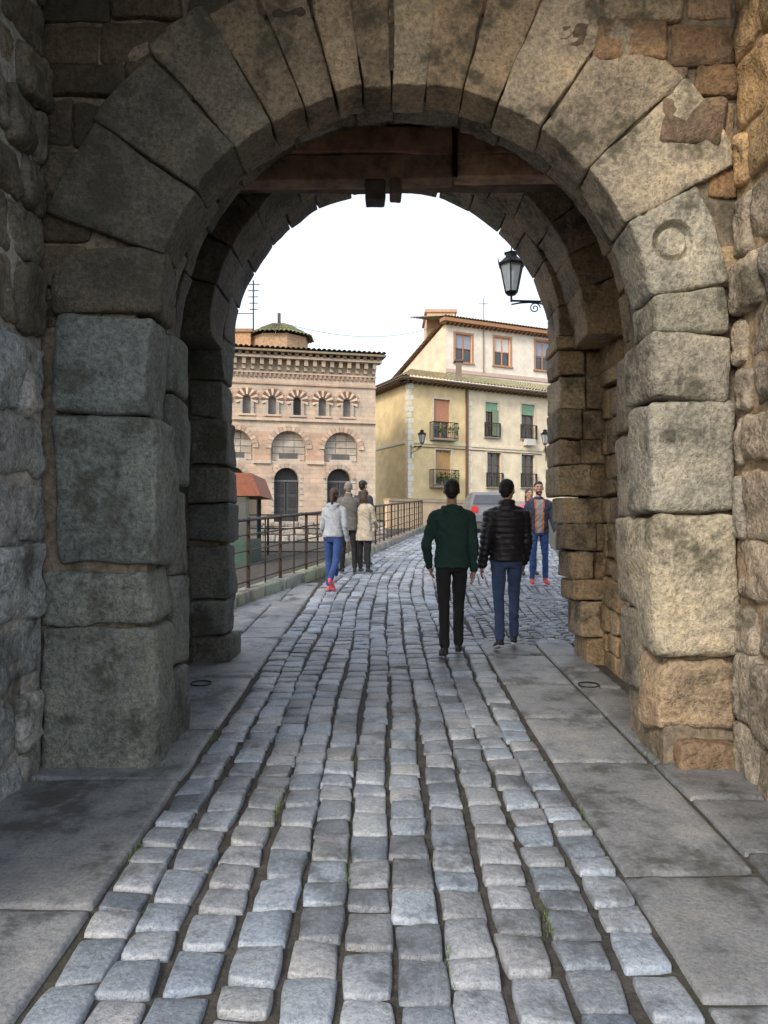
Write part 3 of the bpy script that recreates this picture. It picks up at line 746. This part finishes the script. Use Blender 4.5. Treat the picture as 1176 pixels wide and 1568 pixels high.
# ---------------------------------------------------------------- lanterns
def lamp_glass():
    m,nt,b=newmat("lantern_glass"); b.inputs["Base Color"].default_value=(.55,.62,.68,1); b.inputs["Roughness"].default_value=.25; b.inputs["Transmission Weight"].default_value=.5; return m
M_lg=lamp_glass()
def lantern(name,x,y,z,s,wallx,wally=None):
    wally=y if wally is None else wally
    A=Acc()
    def hexr(z0,r0,z1,r1,mat):
        V=[(x+r*math.cos(PI/3*k+.3),y+r*math.sin(PI/3*k+.3),zz) for zz,r in ((z0,r0),(z1,r1)) for k in range(6)]
        A.add(V,[(k,(k+1)%6,6+(k+1)%6,6+k) for k in range(6)]+[(5,4,3,2,1,0),(6,7,8,9,10,11)],(1,1,1),mat)
    hexr(z,.10*s,z+.42*s,.19*s,1); hexr(z-.05*s,.07*s,z,.115*s,0)
    for k in range(6):
        a=PI/3*k+.3; tube(A,(x+.105*s*math.cos(a),y+.105*s*math.sin(a),z),(x+.20*s*math.cos(a),y+.20*s*math.sin(a),z+.43*s),.012*s,seg=5)
    hexr(z+.42*s,.225*s,z+.45*s,.235*s,0); hexr(z+.451*s,.215*s,z+.55*s,.11*s,0); hexr(z+.551*s,.10*s,z+.62*s,.10*s,0); hexr(z+.621*s,.13*s,z+.66*s,.03*s,0)
    tube(A,(x,y,z+.66*s),(x,y,z+.74*s),.015*s,r1=.004)
    for k in range(6):
        a=PI/3*k+.3; tube(A,(x+.22*s*math.cos(a),y+.22*s*math.sin(a),z+.45*s),(x+.235*s*math.cos(a),y+.235*s*math.sin(a),z+.53*s),.012*s,seg=5,r1=.003)
    tube(A,(x,y,z-.05*s),(x,y,z-.16*s),.018*s); 
    dx,dy=wallx-x,wally-y
    tube(A,(x,y,z-.14*s),(wallx,wally,z-.20*s),.018*s)
    pr=None
    for k in range(15):
        t=k/14; p=(x+dx*t,y+dy*t,z-.2*s-.35*s*t**1.6+.05*s*math.sin(t*9)); 
        if pr: tube(A,pr,p,.013*s,seg=6)
        pr=p
    for q,sg in ((.18,1),(.35,-1)):
        pr=None
        for k in range(22):
            a=k*.5; r=.09*s*(1-k/26); p=(x+dx*q+sg*r*math.cos(a)*np.sign(dx),y+dy*q,z-(.26 if sg>0 else .30)*s+r*math.sin(a))
            if pr: tube(A,pr,p,.010*s,seg=5)
            pr=p
    tube(A,(wallx,wally,z-.7*s),(wallx,wally,z),.02*s)
    A.build(name,[M_iron,M_lg],False)
lantern("wall_lantern",1.68,10.2,4.82,.82,3.4)
lantern("wall_lantern",1.93,39.3,6.2,1.0,1.4,40.0)
lantern("wall_lantern",9.0,43.2,6.6,1.2,9.3,44.4)
A=Acc(); bx,by=2.84,11.8; bz=g(0,by)
tube(A,(bx,by,bz-.02),(bx,by,bz+.06),.075,seg=16,r1=.065); tube(A,(bx,by,bz+.06),(bx,by,bz+.60),.055,seg=16,r1=.05); tube(A,(bx,by,bz+.6),(bx,by,bz+.63),.065,seg=16); tube(A,(bx,by,bz+.63),(bx,by,bz+.7),.05,seg=16,r1=.02)
A.build("bollard",[M_iron],True)

# ---------------------------------------------------------------- car
def car():
    E=empty("parked_car"); A=Acc()
    cx,cy=4.1,31.0; z0=g(0,cy)
    prof=[(-1.95,.35),(-2.0,.6),(-1.95,.9),(-1.6,1.0),(-1.45,1.4),(-1.1,1.5),(.2,1.5),(.5,1.42),(1.1,1.0),(1.85,.85),(2.0,.6),(1.95,.35)]
    V=[]; 
    ins=[0,0,0,.03,.14,.18,.18,.14,.03,0,0,0]
    for i,(yy,zz) in enumerate(prof):
        V.append((cx-.86+ins[i],cy+yy,z0+zz))
    for i,(yy,zz) in enumerate(prof): V.append((cx+.86-ins[i],cy+yy,z0+zz))
    n=len(prof); F=[(i,(i+1)%n,n+(i+1)%n,n+i) for i in range(n)]+[tuple(range(n))[::-1],tuple(range(n,2*n))]
    A.add(V,F); ob=A.build("body",[plain("car_paint",(.16,.17,.19),rough=.25,var=.03)],False,E)
    A=Acc()
    for sx in (-1,1):
        X=cx+sx*.80; 
        A.add([(X+sx*.02,cy-1.35,z0+1.02),(X+sx*.02,cy+.95,z0+1.02),(X-sx*.10,cy+.45,z0+1.37),(X-sx*.10,cy-1.2,z0+1.37)],[(0,1,2,3)])
    A.add([(cx-.72,cy-1.63,z0+1.03),(cx+.72,cy-1.63,z0+1.03),(cx+.62,cy-1.49,z0+1.37),(cx-.62,cy-1.49,z0+1.37)],[(0,1,2,3)])
    A.build("windows",[M_glass],False,E)
    A=Acc()
    for sx in (-.8,.8):
        for sy in (-1.25,1.25):
            tube(A,(cx+sx-.1,cy+sy,z0+.31),(cx+sx+.1,cy+sy,z0+.31),.31,seg=20)
    A.build("wheels",[plain("tyre",(.02,.02,.02),rough=.8)],False,E)
    A=Acc(); 
    for sx in (-.7,.7): A.box(cx+sx-.12,cx+sx+.12,cy-2.02,cy-1.93,z0+.68,z0+.92)
    A.build("tail_lights",[plain("red_lens",(.5,.02,.02),rough=.2)],False,E)
    A=Acc(); A.box(cx-.26,cx+.26,cy-2.03,cy-1.99,z0+.5,z0+.61); A.build("plate",[plain("plate_white",(.7,.7,.7))],False,E)
car()

# ---------------------------------------------------------------- people
def sph(c,r,nu=16,nv=10):
    c=np.array(c,float); r=np.array(r if hasattr(r,'__len__') else (r,r,r),float); V=[]
    for j in range(1,nv):
        ph=PI*j/nv
        for i in range(nu): th=2*PI*i/nu; V.append(c+r*np.array([math.sin(ph)*math.cos(th),math.sin(ph)*math.sin(th),math.cos(ph)]))
    V.append(c+r*np.array([0,0,1])); V.append(c-r*np.array([0,0,1])); t=len(V)-2; b=t+1; F=[]
    for j in range(nv-2):
        for i in range(nu): a=j*nu+i; a2=j*nu+(i+1)%nu; F.append((a,a+nu,a2+nu,a2))
    for i in range(nu): F.append((t,i,(i+1)%nu)); F.append((b,(nv-2)*nu+(i+1)%nu,(nv-2)*nu+i))
    return np.array(V),F
def caps(p0,r0,p1,r1,seg=14):
    p0=np.array(p0,float); p1=np.array(p1,float); w=p1-p0; L=np.linalg.norm(w); w=w/max(L,1e-6)
    a=np.array([0,0,1.]) if abs(w[2])<.9 else np.array([0,1.,0]); u=np.cross(a,w); u/=np.linalg.norm(u); v=np.cross(w,u)
    R=[]
    for ph in (-60,-30,0): R.append((p0+w*r0*math.sin(math.radians(ph)),r0*math.cos(math.radians(ph))))
    for ph in (0,30,60): R.append((p1+w*r1*math.sin(math.radians(ph)),r1*math.cos(math.radians(ph))))
    V=[c+rr*(u*math.cos(2*PI*k/seg)+v*math.sin(2*PI*k/seg)) for c,rr in R for k in range(seg)]
    F=[(j*seg+k,j*seg+(k+1)%seg,(j+1)*seg+(k+1)%seg,(j+1)*seg+k) for j in range(5) for k in range(seg)]
    V.append(p0-w*r0); V.append(p1+w*r1); t=len(V)-2
    for k in range(seg): F.append((t,(k+1)%seg,k)); F.append((t+1,5*seg+k,5*seg+(k+1)%seg))
    return np.array(V),F
def loft(secs,seg=24):
    V=[]; 
    for (c,rx,ry) in secs:
        for k in range(seg):
            t=2*PI*k/seg; ct,st=math.cos(t),math.sin(t); e=.85
            V.append((c[0]+rx*np.sign(ct)*abs(ct)**e,c[1]+ry*np.sign(st)*abs(st)**e,c[2]))
    n=len(secs); F=[(j*seg+k,j*seg+(k+1)%seg,(j+1)*seg+(k+1)%seg,(j+1)*seg+k) for j in range(n-1) for k in range(seg)]
    V.append(secs[0][0]); V.append(secs[-1][0]); t=len(V)-2
    for k in range(seg): F.append((t,(k+1)%seg,k)); F.append((t+1,(n-1)*seg+k,(n-1)*seg+(k+1)%seg))
    return np.array(V,float),F
def remesh(parts,vox,smooth=2):
    V=[];F=[];Lb=[];n=0
    for (v,f,l) in parts:
        V.append(v); F+=[[k+n for k in q] for q in f]; Lb+=[l]*len(f); n+=len(v)
    V=np.concatenate(V); me=bpy.data.meshes.new("tmp"); me.from_pydata(V.tolist(),[],F)
    ob=bpy.data.objects.new("tmp",me); bpy.context.scene.collection.objects.link(ob)
    m=ob.modifiers.new("r",'REMESH'); m.mode='VOXEL'; m.voxel_size=vox; m.adaptivity=0
    m2=ob.modifiers.new("s",'SMOOTH'); m2.factor=.5; m2.iterations=smooth
    dg=bpy.context.evaluated_depsgraph_get(); ev=ob.evaluated_get(dg); em=ev.to_mesh()
    nv=len(em.vertices); P=np.zeros(nv*3); em.vertices.foreach_get("co",P); P=P.reshape(-1,3)
    NN=np.zeros(nv*3); em.vertices.foreach_get("normal",NN); NN=NN.reshape(-1,3)
    Q=[tuple(p.vertices) for p in em.polygons]
    ev.to_mesh_clear(); bpy.data.objects.remove(ob); bpy.data.meshes.remove(me)
    bv=BVHTree.FromPolygons([tuple(v) for v in V],F)
    lab=[]
    for q in Q:
        c=P[list(q)].mean(0); r=bv.find_nearest(Vector(c)); lab.append(Lb[r[2]])
    return P,NN,Q,np.array(lab)
def rotx(P,a,piv):
    P=np.array(P,float)-piv; c,s=math.cos(a),math.sin(a); Q=P.copy(); Q[...,1]=P[...,1]*c+P[...,2]*s; Q[...,2]=-P[...,1]*s+P[...,2]*c; return Q+piv
def rotz(P,a,piv):
    P=np.array(P,float)-piv; c,s=math.cos(a),math.sin(a); Q=P.copy(); Q[...,0]=P[...,0]*c-P[...,1]*s; Q[...,1]=P[...,0]*s+P[...,1]*c; return Q+piv
SKIN,HAIR,TOP,PANT,SHOE,INNER,SOLE=range(7)
M_skin=plain("skin",(.42,.24,.17),rough=.5,var=.06,sc=20); M_eye=plain("eye_dark",(.03,.02,.015),rough=.2); M_lip=plain("lips",(.30,.10,.09),rough=.5)
def cloth(name,col,rough=.85,bs=.6):
    return plain(name,col,rough=rough,var=.18,sc=14,bs=bs,bd=.006,bsc=45)
M_orange=cloth("rust_lining",(.45,.13,.05))
def hand(wr,dirv,side,s):
    w=np.array(dirv,float); w/=np.linalg.norm(w); fw=np.array([0,1.,0]); fw=fw-w*fw.dot(w); fw/=np.linalg.norm(fw); inn=np.cross(w,fw)
    if inn[0]*side>0: inn=-inn
    parts=[]; wr=np.array(wr)
    p=lambda a,b,c: wr+(w*a+fw*b+inn*c)*s
    parts.append((*caps(p(-.02,0,0),.026*s,p(.03,0,0),.027*s),0))
    for b in (-.028,-.009,.010,.028): parts.append((*caps(p(.03,b*.7,0),.015*s,p(.088,b,.004),.0125*s),0))
    for b,l in ((.030,.066),(.010,.075),(-.010,.070),(-.029,.055)):
        a=p(.085,b,.004); m=p(.085+l*.5,b*1.05,.010+.004); e=p(.085+l*.92,b*1.0,.034)
        parts.append((*caps(a,.0095*s,m,.0088*s,8),0)); parts.append((*caps(m,.0088*s,e,.0075*s,8),0))
    a=p(.025,.026,.006); m=p(.062,.048,.020); e=p(.092,.050,.032)
    parts.append((*caps(a,.0135*s,m,.011*s,8),0)); parts.append((*caps(m,.011*s,e,.009*s,8),0))
    return parts
def person(name,x,y,yaw,H,legs,arms,mats,lean=0.0,female=False,hood=False,puffer=False,headturn=0,headtilt=0,hair='short',openjk=False,hem=.84,coat=False,bag=None,beard=False,fat=1.0,collar=False,vox=.010,cap=False):
    piv=np.array([0,0,.93]); body=[]; hands=[]; extra=[]
    sw=.160 if female else .178; hipx=.085
    feet=[]
    for sd,(a,b,ab) in zip((-1,1),legs):
        a=math.radians(a); b=math.radians(b); ab=math.radians(ab)
        hp=np.array([sd*hipx,0,.92]); kn=hp+.43*np.array([sd*math.sin(ab),math.sin(a),-math.cos(a)]); c=a-b
        an=kn+.42*np.array([sd*math.sin(ab)*.5,math.sin(c),-math.cos(c)])
        rt=.090*fat; body.append((*caps(hp,rt,kn,.056*fat),PANT)); body.append((*caps(kn,.055*fat,an+np.array([0,0,.015]),.047*fat),PANT))
        body.append((*sph(kn+np.array([0,-.018,-.13]),(.050*fat,.056*fat,.13)),PANT))
        body.append((*sph(hp+np.array([0,-.022,-.015]),(.083,.088,.085)),PANT))
        fp=min(0.0,c)*.9 if c<0 else c*.35
        def ft(v,z): return an+np.array([sd*.02*v/.2,math.cos(fp)*v,math.sin(fp)*v+z]) 
        heel=ft(-.050,-.048); ball=ft(.12,-.058); toe=ft(.190,-.062); 
        body.append((*caps(an+np.array([0,0,-.01]),.038,ft(.03,-.035),.038),SHOE)); body.append((*caps(heel,.033,ball,.038),SHOE)); body.append((*caps(ball,.038,toe,.028),SHOE))
        for q0,q1,r0,r1 in ((heel,ball,.036,.041),(ball,toe,.041,.031)):
            v,f=caps(q0,r0,q1,r1); v=v.copy()
            lo=np.interp(v[:,1],sorted([q0[1],q1[1]]),[q0[2],q1[2]] if q0[1]<q1[1] else [q1[2],q0[2]])
            v[:,2]=lo-.030+(v[:,2]-lo)*.25; body.append((v,f,SOLE))
        feet.append(min(heel[2],toe[2],ball[2])-.042)
    body.append((*loft([((0,0,.82),.13*fat,.10*fat),((0,-.005,.90),.155*fat,.110*fat),((0,-.005,.97),.150*fat,.105*fat),((0,0,1.05),.135,.095)]),PANT))
    up=lambda P: rotx(P,lean,piv)
    if female: secs=[(hem,.170,.128),(.93,.170,.128),(1.06,.145,.108),(1.17,.146,.108),(1.27,.162,.122),(1.34,.160,.112),(1.39,.135,.095),(1.43,.09,.078),(1.465,.06,.062)]
    else: secs=[(hem,.176,.132),(.93,.174,.128),(1.06,.160,.114),(1.18,.174,.120),(1.28,.188,.126),(1.35,.190,.118),(1.40,.160,.102),(1.44,.105,.085),(1.485,.066,.068)]
    if coat: secs=[(hem,.205,.15),(.75,.195,.142)]+[q for q in secs[1:]]
    v,f=loft([((0,-.01 if z<1.3 else -.015,z),rx*fat,ry*fat) for z,rx,ry in sorted(secs)]); body.append((up(v),f,TOP))
    if puffer or collar: v,f=loft([((0,-.015,1.42),.088,.085),((0,-.012,1.525),.072,.076)]); body.append((up(v),f,TOP))
    for sd,(sf,ab,e,inw) in zip((-1,1),arms):
        sf=math.radians(sf); ab=math.radians(ab); e=math.radians(e); inw=math.radians(inw)
        sh=np.array([sd*sw,-.012,1.365]); d=np.array([sd*math.sin(ab),math.sin(sf)*math.cos(ab),-math.cos(sf)*math.cos(ab)]); el=sh+.29*d
        e2=sf+e; d2=np.array([sd*math.sin(ab-inw),math.sin(e2)*math.cos(ab-inw),-math.cos(e2)*math.cos(ab-inw)]); wr=el+.245*d2
        k=(1.12 if puffer else 1.0)*(.88 if female else 1)
        V,F=caps(sh,.062*k,el,.050*k); body.append((up(V),F,TOP)); V,F=caps(el,.050*k,wr,.037*k); body.append((up(V),F,TOP))
        V,F=caps((sd*.06,-.015,1.425),.045,(sd*(sw-.01),-.012,1.375),.060*k); body.append((up(V),F,TOP))
        W=up(np.array([wr,wr+d2])); hands+=hand(W[0],W[1]-W[0],sd,1.0 if not female else .9)
    V,F=caps((0,-.015,1.42),.056 if not female else .047,(0,.0,1.56),.052 if not female else .044); body.append((up(V),F,SKIN))
    if hood:
        V,F=sph((0,-.085,1.440),(.105,.055,.060)); body.append((up(V),F,TOP)); V,F=sph((0,-.10,1.385),(.07,.040,.065)); body.append((up(V),F,TOP))
        for sd in (-1,1): V,F=caps((sd*.078,-.05,1.455),.032,(sd*.05,.065,1.42),.026); body.append((up(V),F,TOP))
    if bag=='shoulder':
        V,F=sph((-.22,-.03,.98),(.05,.13,.12)); body.append((up(V),F,INNER)); V,F=caps((-.2,-.03,1.08),.014,(-.13,-.1,1.42),.014); body.append((up(V),F,INNER))
    hp=[]
    hp.append((*sph((0,.008,1.650),(.072,.092,.105),24,16),SKIN)); hp.append((*sph((0,.036,1.588),(.053,.058,.055),20,12),SKIN)); hp.append((*caps((0,-.005,1.50),.05,(0,.005,1.58),.050),SKIN))
    hp.append((*caps((0,.098,1.655),.009,(0,.113,1.622),.013,10),SKIN)); hp.append((*sph((0,.086,1.672),(.05,.016,.012)),SKIN)); hp.append((*sph((0,.090,1.585),(.026,.014,.014)),SKIN)); hp.append((*sph((0,.084,1.55),(.024,.018,.016)),SKIN))
    for sd in (-1,1): hp.append((*sph((sd*.077,-.002,1.638),(.011,.020,.032)),SKIN)); hp.append((*sph((sd*.045,.073,1.625),(.02,.018,.02)),SKIN))
    if hair=='short':
        hp.append((*sph((0,-.012,1.680),(.079,.094,.084),24,16),HAIR)); hp.append((*sph((0,-.035,1.645),(.073,.068,.070),20,12),HAIR)); hp.append((*sph((0,.030,1.722),(.060,.058,.040)),HAIR)); hp.append((*sph((0,-.05,1.60),(.05,.035,.045)),HAIR))
    else:
        hp.append((*sph((0,-.010,1.675),(.083,.100,.092),24,16),HAIR)); hp.append((*sph((0,-.05,1.61),(.074,.060,.09),20,12),HAIR))
        if hair=='pony': hp.append((*caps((0,-.115,1.66),.028,(0,-.15,1.54),.03),HAIR)); hp.append((*caps((0,-.15,1.54),.03,(0,-.135,1.44),.012),HAIR))
        else: hp.append((*loft([((0,-.05,1.46),.075,.045),((0,-.055,1.55),.085,.058),((0,-.04,1.66),.08,.07)]),HAIR))
    if cap: hp.append((*sph((0,-.0,1.70),(.086,.103,.068),24,14),HAIR)); hp.append((*sph((0,.09,1.70),(.06,.06,.012)),HAIR))
    if beard: hp.append((*sph((0,.044,1.568),(.057,.056,.046),20,12),HAIR)); 
    hpv=np.array([0,0,1.52])
    hf=lambda P: up(rotz(rotx(P,math.radians(headtilt),hpv),math.radians(headturn),hpv))
    hp=[(hf(v),f,l) for v,f,l in hp]
    for sd in (-1,1):
        v,f=sph((sd*.031,.086,1.648),(.015,.012,.009),12,8); extra.append((hf(v),f,7)); v,f=sph((sd*.031,.093,1.648),(.008,.007,.008),10,8); extra.append((hf(v),f,8)); v,f=sph((sd*.032,.098,1.672),(.022,.007,.005),10,6); extra.append((hf(v),f,HAIR))
    v,f=sph((0,.103,1.586),(.024,.007,.007),12,6); extra.append((hf(v),f,9))
    off=-min(feet)
    A=Acc(); k=H/1.765; ca,sa=math.cos(yaw),math.sin(yaw); gz=g(x,y)+.006
    def W(P):
        P=np.array(P,float)+np.array([0,0,off]); P=P*k
        return np.stack([x+P[:,0]*ca-P[:,1]*sa,y+P[:,0]*sa+P[:,1]*ca,P[:,2]+gz+SL*(P[:,0]*sa+P[:,1]*ca)*0.9*(P[:,2]<.3)],1)
    P,N,Q,lab=remesh(body,vox,3)
    vl=np.zeros(len(P),int)
    for q,l in zip(Q,lab): vl[list(q)]=l
    amp=np.where((vl==TOP),.010,np.where(vl==PANT,.007,0.0))
    sd=int(x*37+y*11)
    st=P*np.array([8,8,12.])+np.stack([P[:,2]*3,P[:,2]*0,P[:,0]*7],1); fold=1-np.abs(fbm(st,sd,2))*2.4
    disp=amp*fold
    if puffer:
        wv=P[:,2]+.006*vnoise(P*9,3)
        disp=np.where(vl==TOP,.013*np.abs(np.sin(wv*PI/.062))**.7+.006*fold,disp)
    P=P+N*disp[:,None]
    if openjk:
        for i,q in enumerate(Q):
            c=P[list(q)].mean(0)
            if lab[i]==TOP and c[1]>.03 and c[2]<1.44:
                wd=.045+.03*(c[2]-1.0)*(c[2]>1.0)
                if abs(c[0])<wd: lab[i]=INNER
                elif abs(c[0])<wd+.028: lab[i]=10
    A.add(W(P),Q,(1,1,1),[int(l) for l in lab])
    P,N,Q,lab=remesh(hp,.0065,2)
    vl=np.zeros(len(P),int)
    for q,l in zip(Q,lab): vl[list(q)]=l
    P=P+N*(np.where(vl==HAIR,.007,0)*fbm(P*np.array([60,60,30.]),3,3))[:,None]
    A.add(W(P),Q,(1,1,1),[int(l) for l in lab])
    P,N,Q,lab=remesh(hands,.0042,1); A.add(W(P),Q,(1,1,1),SKIN)
    for v,f,l in extra: A.add(W(v),f,(1,1,1),l)
    A.build(name,mats+[M_white,M_eye,M_lip,M_orange],True)
M_white=plain("eye_white",(.7,.68,.65),rough=.3,var=.02)
HB=plain("black_hair",(.012,.009,.008),rough=.55,bs=.8,bd=.004,bsc=120); HBr=plain("brown_hair",(.05,.028,.016),rough=.55,bs=.8,bd=.004,bsc=120); HG=plain("grey_hair",(.2,.19,.18),rough=.6,bs=.8,bd=.004,bsc=120)
blk=cloth("black_trousers",(.014,.014,.017)); jean=cloth("blue_denim",(.04,.07,.15)); jean2=cloth("bright_denim",(.03,.07,.21)); sole=plain("shoe_sole",(.6,.6,.6),rough=.7); shb=plain("black_shoe",(.015,.015,.017),rough=.5); soleb=plain("dark_sole",(.03,.03,.03))
R0=math.radians
person("man_in_green_hoodie",.665,7.6,R0(0),1.70,[(-9,4,0),(10,12,-1)],[(-8,17,34,26),(-2,8,12,6)],
  [M_skin,HB,cloth("dark_green_fleece",(.012,.042,.035)),blk,shb,M_lip,soleb],hood=True,hem=.86,headturn=-4)
person("man_in_black_puffer_jacket",1.26,7.95,R0(0),1.70,[(-8,8,1),(11,8,1)],[(-10,10,22,2),(8,8,28,8)],
  [M_skin,HB,cloth("black_nylon",(.014,.014,.018),rough=.45),jean,shb,M_lip,sole],puffer=True,hem=.90,headturn=-28,headtilt=4)
person("man_in_open_jacket",2.66,13.3,R0(178),1.74,[(-2,6,4),(12,10,4)],[(8,12,30,6),(-6,10,20,4)],
  [M_skin,HB,cloth("navy_jacket",(.03,.038,.065)),jean2,plain("red_shoe",(.45,.06,.06)),cloth("grey_shirt",(.25,.26,.28)),sole],openjk=True,hem=.86,beard=True)
person("woman_in_grey_hoodie",-.82,12.5,R0(-14),1.66,[(6,4,1),(-16,34,1)],[(14,12,40,10),(-2,10,25,6)],
  [M_skin,HBr,cloth("pale_grey_fleece",(.36,.39,.44)),jean2,plain("pink_shoe",(.65,.10,.15)),M_lip,plain("pink_sole",(.7,.15,.2))],female=True,hood=True,hair='pony',lean=.13,hem=.90,headtilt=-8)
person("man_in_grey_jacket",-.70,15.2,R0(10),1.76,[(2,2,3),(-2,4,3)],[(2,8,10,4),(8,10,35,10)],
  [M_skin,HG,cloth("grey_brown_jacket",(.13,.13,.12)),blk,shb,M_lip,soleb],hem=.80,collar=True,headturn=-10)
person("woman_in_cream_coat",-.38,15.2,R0(-20),1.60,[(2,2,2),(-3,5,2)],[(4,8,14,4),(10,10,50,14)],
  [M_skin,HBr,cloth("cream_coat",(.42,.37,.30)),blk,shb,cloth("brown_bag",(.06,.03,.02)),soleb],female=True,hair='long',hem=.66,coat=True,bag='shoulder')
person("man_in_dark_cap",-.46,16.8,R0(-30),1.80,[(2,3,3),(-2,4,3)],[(4,10,20,6),(4,10,20,6)],
  [M_skin,HB,cloth("dark_coat",(.03,.035,.05)),blk,shb,M_lip,soleb],hem=.70,coat=True,collar=True,cap=True)
person("woman_with_pink_scarf",2.78,14.8,R0(182),1.62,[(2,4,2),(-6,8,2)],[(4,10,30,10),(6,10,30,10)],
  [M_skin,HBr,cloth("pink_top",(.5,.12,.25)),blk,shb,M_lip,soleb],female=True,hair='long',hem=.86)

# ---------------------------------------------------------------- light, sky, camera
w=bpy.data.worlds.new("World"); bpy.context.scene.world=w; w.use_nodes=True; nt=w.node_tree
bg=nt.nodes["Background"]; out=nt.nodes["World Output"]
sky=nt.nodes.new("ShaderNodeTexSky"); sky.sky_type='NISHITA'; sky.sun_disc=False
EL,AZ=36,212
sky.sun_elevation=R0(EL); sky.sun_rotation=R0(AZ); sky.dust_density=3.0; sky.air_density=1.0
nt.links.new(sky.outputs[0],bg.inputs[0]); bg.inputs[1].default_value=.15
bg2=nt.nodes.new("ShaderNodeBackground"); bg2.inputs[0].default_value=(1.0,1.0,1.0,1); bg2.inputs[1].default_value=.80
ad=nt.nodes.new("ShaderNodeAddShader"); nt.links.new(bg.outputs[0],ad.inputs[0]); nt.links.new(bg2.outputs[0],ad.inputs[1]); nt.links.new(ad.outputs[0],out.inputs[0])
sl=bpy.data.lights.new("sun",'SUN'); sl.energy=1.9; sl.angle=R0(10); sl.color=(1,.88,.72)
so=bpy.data.objects.new("sun",sl); bpy.context.scene.collection.objects.link(so)
d=Vector((math.sin(R0(AZ))*math.cos(R0(EL)),math.cos(R0(AZ))*math.cos(R0(EL)),math.sin(R0(EL))))
so.rotation_euler=d.to_track_quat('Z','Y').to_euler()
cam=bpy.data.cameras.new("camera"); co=bpy.data.objects.new("camera",cam); bpy.context.scene.collection.objects.link(co)
co.location=(0,0,1.65); co.rotation_euler=(R0(90),0,0)
cam.sensor_fit='VERTICAL'; cam.sensor_height=36; cam.lens=27.18; cam.shift_y=.0198; cam.clip_end=1000; cam.clip_start=.05
bpy.context.scene.camera=co
sc=bpy.context.scene; sc.view_settings.view_transform='Standard'; sc.view_settings.look='None'; sc.view_settings.exposure=0
